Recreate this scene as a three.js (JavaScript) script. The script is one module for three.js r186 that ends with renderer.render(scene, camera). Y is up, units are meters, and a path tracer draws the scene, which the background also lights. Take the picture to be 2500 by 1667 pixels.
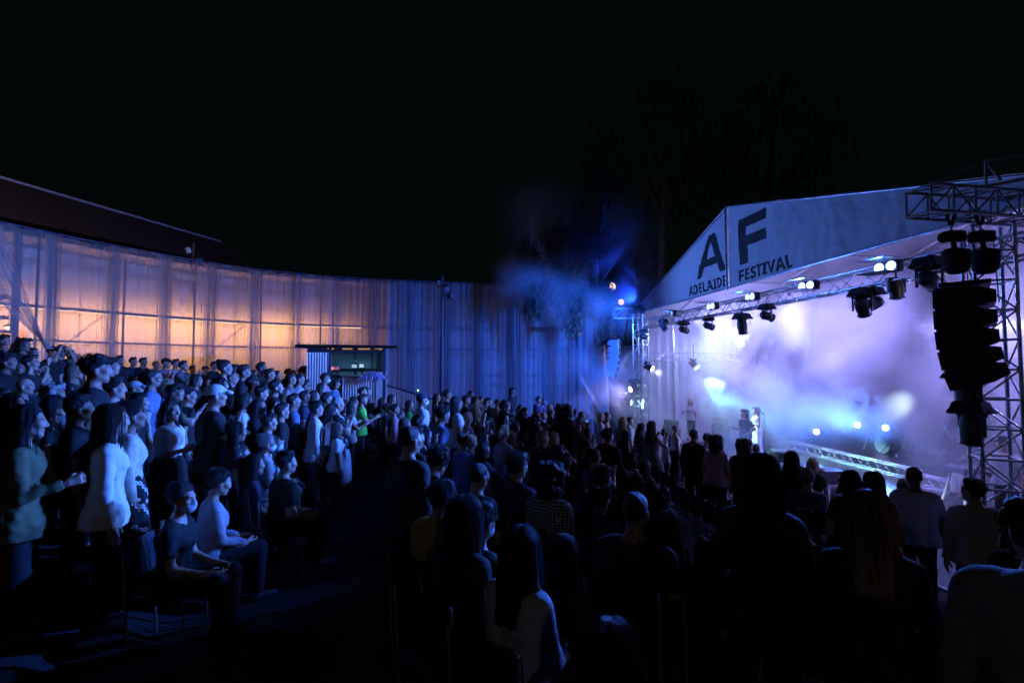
import * as THREE from 'three';
import { RoundedBoxGeometry } from 'three/addons/geometries/RoundedBoxGeometry.js';
import { mergeGeometries } from 'three/addons/utils/BufferGeometryUtils.js';
import { ImprovedNoise } from 'three/addons/math/ImprovedNoise.js';
import { RectAreaLightUniformsLib } from 'three/addons/lights/RectAreaLightUniformsLib.js';

// ---------------------------------------------------------------- camera, sky, moon, exposure
const scene = new THREE.Scene();
const F = 1222.4;                       // focal length in pixels of the 2500 px wide frame
const camera = new THREE.PerspectiveCamera(2 * Math.atan(833.5 / F) * 180 / Math.PI, 1.5, 0.1, 900);
const CAM_Y = 3.6, PITCH = 2.59 * Math.PI / 180;
camera.position.set(0, CAM_Y, 0);
camera.rotation.set(PITCH, 0, 0);
const renderer = new THREE.WebGLRenderer({ antialias: true });
renderer.toneMapping = THREE.LinearToneMapping;
renderer.toneMappingExposure = 1.0;
renderer.shadowMap.enabled = true;
RectAreaLightUniformsLib.init();
{ // night sky: even, nearly black with a trace of green-blue
  const w = 16, h = 8, d = new Float32Array(w * h * 4);
  for (let i = 0; i < w * h; i++) d.set([0.0004, 0.0021, 0.0019, 1], i * 4);
  const t = new THREE.DataTexture(d, w, h, THREE.RGBAFormat, THREE.FloatType);
  t.mapping = THREE.EquirectangularReflectionMapping; t.magFilter = THREE.LinearFilter; t.needsUpdate = true;
  scene.background = t; scene.environment = t; scene.environmentIntensity = 1;
}
const moon = new THREE.DirectionalLight(new THREE.Color(0.6, 0.7, 1), 0.002);
moon.position.set(-20, 40, 10); moon.name = 'moon_light';
moon.shadow.camera.left = -30; moon.shadow.camera.right = 30; moon.shadow.camera.top = 30; moon.shadow.camera.bottom = -30; moon.shadow.camera.far = 120;
scene.add(moon, moon.target);


// ---------------------------------------------------------------- helpers
const V = (x, y, z) => new THREE.Vector3(x, y, z);
const rng = (seed) => () => { seed = (seed + 0x6d2b79f5) | 0; let t = Math.imul(seed ^ (seed >>> 15), 1 | seed); t = (t + Math.imul(t ^ (t >>> 7), 61 | t)) ^ t; return ((t ^ (t >>> 14)) >>> 0) / 4294967296; };
const perlin = new ImprovedNoise();
const noise = (x, y, z) => perlin.noise(x + 100.3, y + 100.7, z + 100.1);
const clamp = THREE.MathUtils.clamp, lerp = THREE.MathUtils.lerp, smooth = THREE.MathUtils.smoothstep;
const sinP = Math.sin(PITCH), cosP = Math.cos(PITCH);
// where the sight line through a point of the 2500 x 1667 frame is at a given depth
function at(sx, sy, d) {
  const vx = (sx - 1250) / F, vy = -(sy - 833.5) / F, y = vy * cosP + sinP, z = vy * sinP - cosP, k = d / -z;
  return V(vx * k, CAM_Y + y * k, -d);
}
const used = new Map();
function numbered(name) { const n = used.get(name) ?? 0; used.set(name, n + 1); return n ? name + '_' + String(n).padStart(3, '0') : name; }
function tag(o, label, category, group) { if (label) o.userData.label = label; if (category) o.userData.category = category; if (group) o.userData.group = group; return o; }
function thing(name, label, category, p = V(0, 0, 0), turn = 0, group) {
  const o = new THREE.Group(); o.name = numbered(name); o.position.copy(p); o.rotation.y = turn;
  scene.add(o); return tag(o, label, category, group);
}
function part(name, geo, mat, parent, p, rot) {
  const m = new THREE.Mesh(geo, mat); m.name = name; if (p) m.position.copy(p); if (rot) m.rotation.set(...rot);
  parent.add(m); return m;
}
function struct(name, geo, mat) { const m = new THREE.Mesh(geo, mat); m.name = numbered(name); m.userData.kind = 'structure'; scene.add(m); return m; }
const CYL = new THREE.CylinderGeometry(1, 1, 1, 10, 1), CYL6 = new THREE.CylinderGeometry(1, 1, 1, 6, 1), UP = V(0, 1, 0);
function bar(a, b, r, mat, parent, name, geo = CYL) {
  const d = b.clone().sub(a), m = new THREE.Mesh(geo, mat); m.name = name;
  m.scale.set(r, d.length(), r); m.position.copy(a).addScaledVector(d, 0.5); m.quaternion.setFromUnitVectors(UP, d.normalize());
  parent.add(m); return m;
}
const boxes = new Map();
function rbox(w, h, d, r = 0.012) {
  const k = [w, h, d, r].map((x) => x.toFixed(4)).join();
  if (!boxes.has(k)) boxes.set(k, new RoundedBoxGeometry(w, h, d, 2, Math.min(r, w / 2.05, h / 2.05, d / 2.05)));
  return boxes.get(k);
}
function tex(n, f, { srgb = false, rep = 1, m = n } = {}) {
  const d = new Uint8Array(n * m * 4);
  for (let y = 0; y < m; y++) for (let x = 0; x < n; x++) { const c = f(x / n, y / m); for (let k = 0; k < 3; k++) d[(y * n + x) * 4 + k] = clamp(Math.round(255 * (Array.isArray(c) ? c[k] : c)), 0, 255); d[(y * n + x) * 4 + 3] = 255; }
  const t = new THREE.DataTexture(d, n, m); t.magFilter = THREE.LinearFilter; t.wrapS = t.wrapT = THREE.RepeatWrapping; t.repeat.set(rep, rep);
  if (srgb) t.colorSpace = THREE.SRGBColorSpace; t.needsUpdate = true; return t;
}
const R0 = rng(7);
// periodic noise from a few sines plus grain, for tiling textures
const waves = Array.from({ length: 26 }, () => [Math.round((R0() * 2 - 1) * 9), Math.round((R0() * 2 - 1) * 9), R0() * 6.28, 0.3 + R0()]);
const tileNoise = (u, v, k = 1) => waves.reduce((s, [a, b, c, w]) => s + w * Math.sin(6.2832 * (a * u + b * v) * k + c), 0) / 9;
const clothBump = tex(256, (u, v) => 0.5 + 0.16 * tileNoise(u, v) + 0.18 * Math.sin(u * 6.2832 * 64) * Math.sin(v * 6.2832 * 64) + 0.12 * (R0() - 0.5));
const grain = tex(256, (u, v) => 0.72 + 0.1 * tileNoise(u, v) + 0.3 * (R0() - 0.5));
const mats = new Map();
function mat(key, o) { if (!mats.has(key)) { const m = new (o.physical ? THREE.MeshPhysicalMaterial : THREE.MeshStandardMaterial)(); const { physical, rgb, ...rest } = o; m.name = key; m.setValues(rest); if (rgb) m.color.setRGB(...rgb); mats.set(key, m); } return mats.get(key); }
const DS = { side: THREE.DoubleSide };
const M = {
  alu: mat('aluminium', { rgb: [0.62, 0.63, 0.66], metalness: 0.85, roughness: 0.36, roughnessMap: grain }),
  steel: mat('galvanised_steel', { rgb: [0.42, 0.43, 0.45], metalness: 0.7, roughness: 0.5, roughnessMap: grain }),
  black: mat('black_paint', { rgb: [0.018, 0.018, 0.02], roughness: 0.55, roughnessMap: grain }),
  paBlack: mat('speaker_black', { rgb: [0.014, 0.016, 0.03], roughness: 0.6, bumpMap: grain, bumpScale: 0.001 }),
  rubber: mat('black_canvas', { rgb: [0.02, 0.02, 0.022], roughness: 0.85, bumpMap: clothBump, bumpScale: 0.002 }),
  darkgrey: mat('dark_grey_paint', { rgb: [0.05, 0.05, 0.055], roughness: 0.5, roughnessMap: grain }),
  navy: mat('dark_blue_steel', { rgb: [0.05, 0.07, 0.12], metalness: 0.2, roughness: 0.5 }),
  asphalt: mat('asphalt', { physical: true, rgb: [0.04, 0.04, 0.042], specularIntensity: 0.35, roughness: 0.95, bumpMap: tex(256, () => R0()), bumpScale: 0.004 }),
  deck: mat('stage_deck', { rgb: [0.07, 0.07, 0.075], roughness: 0.42, roughnessMap: grain }),
  tent: mat('white_tent_fabric', { rgb: [0.62, 0.62, 0.64], roughness: 0.75, bumpMap: clothBump, bumpScale: 0.003, ...DS }),
  drape: mat('grey_stage_drape', { rgb: [0.5, 0.5, 0.54], roughness: 0.9, bumpMap: clothBump, bumpScale: 0.004, ...DS }),
  skirt: mat('black_stage_skirt', { rgb: [0.012, 0.012, 0.014], roughness: 0.95, ...DS }),
  clad: mat('cream_cladding', { rgb: [0.72, 0.66, 0.56], roughness: 0.7, roughnessMap: grain, bumpMap: clothBump, bumpScale: 0.002 }),
  clear: mat('clear_plastic', { physical: true, rgb: [0.9, 0.9, 0.92], roughness: 0.18, transmission: 1, thickness: 0, ior: 1.4, transparent: true, opacity: 0.5, bumpMap: clothBump, bumpScale: 0.01, ...DS }),
  wood: mat('weathered_timber', { rgb: [0.16, 0.11, 0.07], roughness: 0.8, bumpMap: grain, bumpScale: 0.002 }),
  corrug: mat('corrugated_iron', { rgb: [0.55, 0.56, 0.6], metalness: 0.35, roughness: 0.42, roughnessMap: grain, ...DS }),
};
const glow = (name, rgb, k) => mat(name, { rgb: [0.8, 0.8, 0.8], emissive: new THREE.Color(...rgb), emissiveIntensity: k, roughness: 0.4 });

// the lie of the land: heights read off at a few places, joined smoothly, then cut into low terraces
const LAND = [[-5, -8.7, -1.78], [-6.3, -12.5, -1.75], [-8, -13.5, -1.55], [0, 0.5, -1.8], [-3.4, -3.5, -1.92], [-4.2, -5, -1.72], [-7, -7.5, -1.6], [-11, -14, -1.5], [-13, -12, -1.35], [-10, -4, -1.3], [-3, -7.6, -2.32], [-2, -11.5, -2.5], [-3.2, -6.6, -2.2], [-2.8, -4.2, -2.1],
  [0, -2.6, -2.05], [1.2, -2.3, -2.05], [0.7, -3, -2.12], [1.7, -2.5, -2.2], [3.9, -4.8, -2.75], [3, -8, -2.95], [0.7, -7, -2.42], [1.1, -5.6, -2.45], [4.6, -14, -3.45], [0, -20, -2.7], [-5.5, -16, -1.95], [2, -18, -2.95], [5, -19, -3.5], [6, -9, -3.5], [6.5, -4, -3.2],
  [9, -12, -3.6], [12, -18, -3.6], [14, -8, -3.6], [4, -26, -3.4], [-8, -26, -2.4], [-22, -20, -1.6], [3, 4, -1.8], [-6, 3, -1.3], [20, -26, -3.6], [10, 0, -2.8], [-30, -40, -2], [40, -40, -3.5]];
function land(x, z) {
  let s = 0, w = 0;
  for (const [a, b, h] of LAND) { const q = (x - a) ** 2 + (z - b) ** 2 + 0.08, k = 1 / (q * Math.sqrt(q)); s += k * h; w += k; }
  return CAM_Y + s / w;
}
const STEP = 0.14, floorY = (x, z) => { const h = land(x, z) / STEP, f = Math.floor(h); return (f + smooth(h - f, 0.82, 1)) * STEP; };
{
  const axis = (a, b, n) => { const u = []; for (const k of [700, 300, 120, 60, 25, 8]) u.push(a - k); for (let i = 0; i <= n; i++) u.push(a + (b - a) * i / n); for (const k of [8, 25, 60, 120, 300, 700]) u.push(b + k); return u; };
  const X = axis(-15, 14, 190), Z = axis(-27, 4, 200), pos = [], uv = [], idx = [];
  for (const z of Z) for (const x of X) { pos.push(x, floorY(x, z), z); uv.push(x / 2, z / 2); }
  for (let j = 0; j < Z.length - 1; j++) for (let i = 0; i < X.length - 1; i++) { const a = j * X.length + i, b = a + 1, c = a + X.length, d = c + 1; idx.push(a, c, b, b, c, d); }
  const g = new THREE.BufferGeometry(); g.setAttribute('position', new THREE.Float32BufferAttribute(pos, 3)); g.setAttribute('uv', new THREE.Float32BufferAttribute(uv, 2)); g.setIndex(idx); g.computeVertexNormals();
  struct('ground', g, M.asphalt);
}
// ================================================================ the stage
const rel = (y) => CAM_Y + y;
const TX = -0.1142, TZ = -0.9934, NX = 0.9934, NZ = -0.1142;      // along the stage front (away from the camera) and into the stage
const SL = (d, inward = 0, y = 0) => V(7.44 - 0.115 * d + inward * NX, rel(y), -d + inward * NZ);
const GROUND_S = -3.62, DECK = -3.15;
function sheet(nu, nv, f, uvf) {                                      // a grid of points f(u, v)
  const pos = [], uv = [], idx = [];
  for (let j = 0; j <= nv; j++) for (let i = 0; i <= nu; i++) { const p = f(i / nu, j / nv); pos.push(p.x, p.y, p.z); const q = uvf ? uvf(i / nu, j / nv, p) : [i / nu, j / nv]; uv.push(q[0], q[1]); }
  for (let j = 0; j < nv; j++) for (let i = 0; i < nu; i++) { const a = j * (nu + 1) + i, b = a + 1, c = a + nu + 1, d = c + 1; idx.push(a, b, c, b, d, c); }
  const g = new THREE.BufferGeometry(); g.setAttribute('position', new THREE.Float32BufferAttribute(pos, 3)); g.setAttribute('uv', new THREE.Float32BufferAttribute(uv, 2)); g.setIndex(idx); g.computeVertexNormals(); return g;
}
function prism(points, y0, y1) {                                      // a plan outline raised from y0 to y1
  const s = new THREE.Shape(points.map((p) => new THREE.Vector2(p.x, -p.z))), g = new THREE.ExtrudeGeometry(s, { depth: y1 - y0, bevelEnabled: false });
  g.rotateX(-Math.PI / 2); g.translate(0, y0, 0); return g;
}
{
  const t = thing('stage_platform', 'low dark stage deck under the white festival roof', 'stage');
  part('deck', prism([SL(20.9, -0.5), SL(4.6, -0.5), SL(4.6, 8.2), SL(20.9, 8.2)], rel(DECK - 0.1), rel(DECK)), M.deck, t);
  part('skirt', sheet(60, 2, (u, v) => { const p = SL(lerp(20.9, 4.6, u), -0.45 + 0.03 * Math.sin(u * 160), lerp(GROUND_S, DECK - 0.1, v)); return p; }), M.skirt, t);
  // deck edge trim
  part('edge_trim', prism([SL(20.9, -0.56), SL(4.6, -0.56), SL(4.6, -0.505), SL(20.9, -0.505)], rel(DECK - 0.12), rel(DECK + 0.012)), M.alu, t);
  const r = thing('drum_riser', 'low black riser that carries the drum kit', 'riser');
  part('riser_top', prism([SL(17.6, 5.2), SL(13.4, 5.2), SL(13.4, 7.6), SL(17.6, 7.6)], rel(DECK + 0.004), rel(DECK + 0.3)), M.deck, r);
}
// fascia, roof, walls of the stage tent
const APEX = 13.36, EAVE0 = 20.5, EAVE1 = 5.6, TOP = 4.24, LOW = 2.03;
const gable = (d) => d > APEX ? lerp(TOP, LOW + 0.06, (d - APEX) / (EAVE0 - APEX)) : lerp(TOP, LOW + 0.2, (APEX - d) / (APEX - EAVE1));
function fasciaPrint(d0, d1, draw) {                                  // print area of 7.8 x 2.3 m, 260 pixels a metre
  const c = document.createElement('canvas'); c.width = 2028; c.height = 598; const g = c.getContext('2d');
  g.fillStyle = '#d0d1d6'; g.fillRect(0, 0, 2028, 598);
  const r = rng(3); for (let i = 0; i < 500; i++) { g.fillStyle = `rgba(${r() < 0.5 ? '120,120,130' : '235,235,238'},0.03)`; g.fillRect(r() * 2028, r() * 598, 20 + r() * 160, 1 + r() * 5); }
  g.fillStyle = '#08080b';
  draw(g, (d) => (d0 - d) * 260, (y) => 598 - (y - LOW) * 260);
  const t = new THREE.CanvasTexture(c); t.colorSpace = THREE.SRGBColorSpace; return t;
}
function word(g, s, x0, x1, base, cap) {                              // bold capitals stretched to a width and height
  g.save(); g.font = 'bold 100px sans-serif'; const w = g.measureText(s).width; g.translate(x0, base); g.scale((x1 - x0) / w, cap / 71.5); g.fillText(s, 0, 0); g.lineWidth = 4; g.strokeStyle = g.fillStyle; g.strokeText(s, 0, 0); g.restore();
}
{
  const t = thing('stage_fascia', 'white tent gable fascia with large black festival lettering', 'banner');
  const poly = (g, X, Y, pts) => { g.beginPath(); pts.forEach(([d, y], i) => g[i ? 'lineTo' : 'moveTo'](X(d), Y(y))); g.closePath(); g.fill(); };
  const left = fasciaPrint(EAVE0, APEX, (g, X, Y) => {
    g.beginPath(); [[15.1, 2.55], [14.42, 3.72], [14.02, 3.72], [13.42, 2.55], [13.76, 2.55], [13.9, 2.83], [14.6, 2.83], [14.76, 2.55]].forEach(([d, y], i) => g[i ? 'lineTo' : 'moveTo'](X(d), Y(y))); g.closePath();
    [[14.48, 3.05], [14.0, 3.05], [14.23, 3.5]].forEach(([d, y], i) => g[i ? 'lineTo' : 'moveTo'](X(d), Y(y))); g.closePath(); g.fill('evenodd');
    word(g, 'ADELAIDE', X(15.65), X(13.45), Y(2.13), 0.28 * 260);
  });
  const right = fasciaPrint(APEX, EAVE1, (g, X, Y) => {
    poly(g, X, Y, [[12.86, 2.55], [12.86, 3.72], [11.72, 3.72], [11.72, 3.46], [12.5, 3.46], [12.5, 3.24], [11.72, 3.24], [11.72, 2.98], [12.5, 2.98], [12.5, 2.55]]);
    word(g, 'FESTIVAL', X(12.93), X(10.86), Y(2.13), 0.28 * 260);
  });
  for (const [d0, d1, map, k] of [[EAVE0, APEX + 0.05, left, 0], [APEX - 0.05, EAVE1, right, 1]]) {
    const m = mat('fascia_print_' + k, { rgb: [0.8, 0.8, 0.8], map, roughness: 0.75, bumpMap: clothBump, bumpScale: 0.003, ...DS });
    const D0 = k ? APEX : EAVE0;
    part('fascia_panel', sheet(150, 44, (u, v) => {
      const d = lerp(d0, d1, u), y = lerp(LOW, gable(d), v), w = 0.05 * noise(d * 1.5, y * 0.9, 3.3 + k) + 0.02 * noise(d * 5, y * 3, 9) + 0.03 * (0.3 - Math.abs(noise(d * 2.6 + y * 1.8, y * 2.4 - d * 0.9, 2))) + 0.012 * noise(d * 9 + y * 6, y * 9 - d * 4, 2);
      return SL(d, -0.1 + w + 0.06 * Math.abs(v - 0.5), y);
    }, (u, v, p) => [((D0 - lerp(d0, d1, u)) * 260) / 2028, (p.y - CAM_Y - LOW) * 260 / 598]), m, t);
  }
  bar(SL(APEX, -0.13, LOW - 0.05), SL(APEX, -0.13, TOP + 0.02), 0.035, M.alu, t, 'seam_pole');
  bar(SL(EAVE0, -0.12, LOW), SL(APEX, -0.12, LOW), 0.028, M.alu, t, 'keder_rail'); bar(SL(APEX, -0.12, LOW), SL(EAVE1, -0.12, LOW), 0.028, M.alu, t, 'keder_rail');
  bar(SL(EAVE0, -0.1, gable(EAVE0)), SL(APEX, -0.1, TOP), 0.03, M.steel, t, 'gable_edge'); bar(SL(APEX, -0.1, TOP), SL(EAVE1, -0.1, gable(EAVE1)), 0.03, M.steel, t, 'gable_edge');
}
{
  const t = thing('stage_roof', 'white tent roof and side walls over the stage', 'tent roof');
  for (const [d0, d1] of [[EAVE0 + 0.2, APEX], [APEX, EAVE1 - 0.6]])
    part('roof_sheet', sheet(20, 30, (u, v) => { const d = lerp(d0, d1, u); return SL(d, lerp(-0.1, 8.6, v), gable(d) + 0.03 + 0.02 * noise(d * 2, v * 9, 1)); }, (u, v) => [u * 8, v * 8]), M.tent, t);
  // heavy drape at the back and side walls
  part('back_drape', sheet(240, 10, (u, v) => { const d = lerp(20.7, 4.8, u); return SL(d, 8.1 + 0.05 * Math.sin(d * 16 + 2 * noise(d, 0, 0)) * (0.5 + 0.5 * v), lerp(DECK - 0.02, gable(d), v)); }, (u, v) => [u * 16, v * 6]), M.drape, t);
  part('side_wall', sheet(60, 10, (u, v) => { const i = lerp(0.3, 8.1, u); return SL(20.7 + 0.04 * Math.sin(i * 17), i, lerp(DECK - 0.02, gable(20.5), v)); }, (u, v) => [u * 7, v * 6]), M.drape, t);
  part('side_wall', sheet(60, 10, (u, v) => { const i = lerp(1.8, 8.1, u); return SL(4.9 + 0.04 * Math.sin(i * 17), i, lerp(DECK - 0.02, gable(EAVE1), v)); }, (u, v) => [u * 7, v * 6]), M.tent, t);
  // rafters of the frame tent
  for (const i of [1.6, 4.4, 7.4]) { bar(SL(EAVE0, i, LOW - 0.1), SL(APEX, i, TOP - 0.14), 0.05, M.alu, t, 'rafter'); bar(SL(APEX, i, TOP - 0.14), SL(EAVE1, i, LOW), 0.05, M.alu, t, 'rafter'); bar(SL(EAVE0, i, LOW - 0.1), SL(EAVE0, i, DECK), 0.05, M.alu, t, 'post'); }
  for (const d of [19, 17.4, 15.4, 11.4, 9.4, 7.6]) bar(SL(d, 0.05, gable(d) - 0.12), SL(d, 8, gable(d) - 0.12), 0.035, M.alu, t, 'purlin');
}
// box trusses: four chords and zigzag braces, each bar a part
function truss(name, label, a, b, w, h, bays, o = {}) {
  const t = thing(name, label, 'truss', a), d = b.clone().sub(a), L = d.length(), dir = d.clone().normalize();
  const up = o.up ?? UP, side = V().crossVectors(dir, up).normalize(), nup = V().crossVectors(side, dir).normalize(), r = o.r ?? 0.025, m = o.mat ?? M.alu;
  const P = (s, i, j) => V().addScaledVector(dir, s).addScaledVector(side, (i - 0.5) * w).addScaledVector(nup, (j - 0.5) * h);
  for (const i of [0, 1]) for (const j of [0, 1]) bar(P(0, i, j), P(L, i, j), r, m, t, 'chord');
  const s = L / bays;
  for (let k = 0; k < bays; k++) {
    const f = k % 2;
    for (const i of [0, 1]) bar(P(k * s, i, f), P((k + 1) * s, i, 1 - f), r * 0.5, m, t, 'brace', CYL6);
    if (o.all !== false) for (const j of [0, 1]) bar(P(k * s, f, j), P((k + 1) * s, 1 - f, j), r * 0.5, m, t, 'brace', CYL6);
    if (o.rungs) { for (const i of [0, 1]) bar(P(k * s, i, 0), P(k * s, i, 1), r * 0.6, m, t, 'brace', CYL6); for (const j of [0, 1]) bar(P(k * s, 0, j), P(k * s, 1, j), r * 0.6, m, t, 'brace', CYL6); }
  }
  return t;
}
truss('lighting_truss', 'long aluminium lighting truss under the lettered fascia, hung with rain-capped lamps', SL(20.2, 0.1, 1.56), SL(5.4, 0.1, 1.56), 0.32, 0.3, 36);
truss('lighting_truss', 'rear aluminium truss high in the haze at the back of the stage', SL(19.5, 5.6, 1.2), SL(6, 5.6, 1.2), 0.3, 0.3, 26);
truss('side_truss', 'short horizontal truss running into the stage from the far left tower', SL(19.7, 0.4, 0.28), SL(19.7, 4.6, 0.28), 0.3, 0.32, 8, { rungs: true });
const towerL = SL(19.6, -0.15, 0), towerR = SL(6.8, -0.15, 0);
truss('truss_tower', 'slim truss tower at the far left end of the stage', V(towerL.x, rel(GROUND_S), towerL.z), V(towerL.x, rel(1.95), towerL.z), 0.42, 0.42, 14, { up: V(0.7071, 0, 0.7071), rungs: true });
truss('truss_tower', 'large truss tower at the right edge behind the hanging loudspeakers', V(towerR.x, rel(GROUND_S), towerR.z), V(towerR.x, rel(1.9), towerR.z), 0.42, 0.42, 14, { up: V(0.9, 0, 0.44), rungs: true });
truss('outrigger_truss', 'dark heavy outrigger truss above the hanging loudspeakers', V(5.15, rel(2.06), -6.25), V(7.3, rel(2.0), -6.5), 0.34, 0.33, 7, { r: 0.023, mat: M.steel, rungs: true });
truss('outrigger_truss', 'small outrigger truss sticking out left of the fascia end', at(1500, 765, 20.6), at(1585, 765, 20.6), 0.4, 0.4, 4, { rungs: true });
truss('floor_truss', 'low truss lying along the front of the drum riser', SL(18.2, 5.0, DECK + 0.16), SL(13.0, 5.0, DECK + 0.16), 0.25, 0.28, 16);
truss('floor_truss', 'short low truss beside the guitarist near the keyboard', SL(12.6, 4.6, DECK + 0.16), SL(11.4, 4.6, DECK + 0.16), 0.25, 0.28, 4);
{ // thin tubes above the roof corner
  const t = thing('roof_frame', 'thin dark tube frame above the right roof corner', 'scaffold');
  const a = at(2255, 455, 6.6), b = at(2408, 392, 6.4), c = at(2520, 376, 6.2), e = at(2408, 455, 6.4), f = at(2445, 440, 6.4), g = at(2530, 432, 6.2);
  bar(a, e, 0.014, M.steel, t, 'tube'); bar(a, b, 0.01, M.steel, t, 'tube'); bar(b, c, 0.018, M.steel, t, 'tube'); bar(b, e, 0.018, M.steel, t, 'tube'); bar(b, f, 0.018, M.steel, t, 'tube'); bar(e, g, 0.018, M.steel, t, 'tube');
}
// ---------------------------------------------------------------- loudspeaker arrays
function boxShape(depth, h, rearH) { const s = new THREE.Shape(); s.moveTo(0, -h / 2); s.lineTo(0, h / 2); s.lineTo(depth * 0.7, h / 2 - 0.004); s.lineTo(depth, rearH / 2); s.lineTo(depth, -rearH / 2); s.lineTo(depth * 0.7, -h / 2 + 0.004); return s; }
function lineArray(label, top, turn, n, { w, depth, h, mat: m, curve, grille }) {
  const t = thing('line_array', label, 'loudspeaker', top, turn);
  const g = new THREE.ExtrudeGeometry(boxShape(depth, h * 0.955, h * 0.5), { depth: w, bevelEnabled: true, bevelSize: 0.008, bevelThickness: 0.008, bevelSegments: 2 }); g.translate(0, -h / 2, -w / 2);
  let x = 0, y = 0, ang = 0;
  const frame = part('flying_frame', rbox(depth * 0.9, 0.05, w * 0.92, 0.01), M.black, t, V(depth * 0.5, 0.05, 0), [0, 0, 0.02]);
  for (let k = 0; k < n; k++) {
    ang = curve * k * k;
    const b = part('speaker_box', g, m, t, V(x, y, 0), [0, 0, ang]);
    if (grille) { part('grille', rbox(0.02, h * 0.8, w * 0.94, 0.006), M.darkgrey, b, V(-0.012, -h / 2, 0)); for (const s of [-0.3, 0.3]) part('horn', new THREE.CylinderGeometry(h * 0.3, h * 0.24, 0.03, 16), M.black, b, V(-0.03, -h / 2, s * w), [0, 0, Math.PI / 2]); }
    else { part('grille', rbox(0.02, h * 0.86, w * 0.96, 0.006), M.black, b, V(-0.02, -h / 2, 0)); for (const s of [-1, 1]) part('rigging_pin', CYL6, M.steel, b, V(-0.02, -h + 0.01, s * w * 0.48), [Math.PI / 2, 0, 0]).scale.set(0.012, 0.05, 0.012); }
    x += Math.sin(ang) * h * 1.02 * 0.9; y -= Math.cos(ang) * h * 1.04;
  }
  return t;
}
lineArray('black stack of five loudspeakers hanging in front of the right truss tower', V(5.38, rel(0.9), -6.3), -0.74, 5, { w: 0.9, depth: 0.52, h: 0.238, mat: M.paBlack, curve: 0.019 });
{ const p = at(1512, 830, 20.4); lineArray('pale stack of six small loudspeakers hanging left of the far truss tower', V(p.x, p.y, p.z), Math.PI * 0.9, 6, { w: 0.75, depth: 0.42, h: 0.255, mat: M.steel, curve: 0.016, grille: true }); }
{ // chain hoists that carry the black array
  for (const [px, dx, lab] of [[2322, 0, 'left'], [2393, 0.26, 'right']]) {
    const p = at(px, 525, 6.3), t = thing('chain_hoist', 'black chain hoist with chain bag, the ' + lab + ' one of the pair above the loudspeakers', 'chain hoist', p), w = (x, y, z) => V(x, y, z);
    bar(w(-0.07, 0.05, 0), w(-0.01, -0.13, 0), 0.02, M.rubber, t, 'sling'); bar(w(0.07, 0.05, 0), w(0.01, -0.13, 0), 0.02, M.rubber, t, 'sling');
    bar(w(0, -0.13, 0), w(0, -0.24, 0), 0.012, M.steel, t, 'hook');
    part('motor', rbox(0.24, 0.15, 0.16, 0.03), M.black, t, w(0.02, -0.28, 0)); part('motor_cap', new THREE.SphereGeometry(0.07, 14, 10), M.black, t, w(-0.1, -0.29, 0));
    bar(w(0.02, -0.34, 0), w(0.04, -0.46, 0), 0.03, M.rubber, t, 'strap'); bar(w(0.02, -0.42, 0), w(-0.1, -0.46, 0), 0.009, M.black, t, 'strap'); bar(w(0.02, -0.42, 0), w(0.19, -0.44, 0), 0.009, M.black, t, 'strap');
    const bag = new THREE.LatheGeometry([[0.001, -0.26], [0.08, -0.25], [0.13, -0.2], [0.14, -0.1], [0.15, 0.03], [0.14, 0.04], [0.13, 0.02], [0.001, 0.0]].map(([a, b]) => new THREE.Vector2(a, b)), 18);
    part('chain_bag', bag, M.rubber, t, w(0.05, -0.5, 0));
    bar(w(0.14, -0.3, 0.02), w(0.18, -1.12, 0.02), 0.008, M.steel, t, 'chain');
  }
}
// ---------------------------------------------------------------- stage lamps
const CAPG = (() => { // a black waterproof hood: a low folded roof with drooping corners
  const g = sheet(28, 14, (u, v) => { const x = (u - 0.5) * 2, z = (v - 0.5) * 2, r = Math.max(Math.abs(x), Math.abs(z)); return V(x * (0.2 + 0.02 * r), 0.13 - 0.02 * r * r - 0.13 * smooth(r, 0.62, 1) + 0.02 * noise(x * 3, z * 3, 1), z * 0.2); });
  return g; })();
const CAPIN = (() => { const g = CAPG.clone(); g.scale(0.97, 0.9, 0.97); g.translate(0, -0.02, 0); return g; })();
const CAP = mergeGeometries([CAPG, CAPIN]);
const DOME = sheet(28, 8, (u, v) => { const a = u * Math.PI * 2, r = lerp(0.18, 0.3, Math.pow(v, 0.7)) * (1 + 0.05 * Math.sin(a * 5) * v + 0.04 * noise(Math.cos(a) * 2, Math.sin(a) * 2, v * 3)); return V(Math.cos(a) * r, 0.04 - 0.26 * v, Math.sin(a) * r * 0.85); });
const HEADG = new THREE.LatheGeometry([[0.001, -0.2], [0.09, -0.19], [0.125, -0.12], [0.13, 0.02], [0.115, 0.16], [0.135, 0.2], [0.12, 0.2], [0.11, 0.17], [0.001, 0.165]].map(([a, b]) => new THREE.Vector2(a, b)), 20);
const LENSG = new THREE.LatheGeometry([[0.001, 0.035], [0.06, 0.03], [0.105, 0.01], [0.11, -0.01], [0.001, -0.01]].map(([a, b]) => new THREE.Vector2(a, b)), 20);
const YOKEG = mergeGeometries([rbox(0.03, 0.26, 0.06).clone().translate(-0.165, -0.06, 0), rbox(0.03, 0.26, 0.06).clone().translate(0.165, -0.06, 0), rbox(0.36, 0.06, 0.1).clone().translate(0, 0.085, 0)]);
const lensGlow = {
  white: glow('lamp_lens_white', [1, 0.97, 0.95], 9), cyan: glow('lamp_lens_cyan', [0.65, 0.95, 1], 9), off: mat('lamp_lens_unlit', { rgb: [0.1, 0.12, 0.2], roughness: 0.08, metalness: 0.2 }), blue: glow('lamp_lens_blue', [0.25, 0.45, 1], 5),
};
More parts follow.
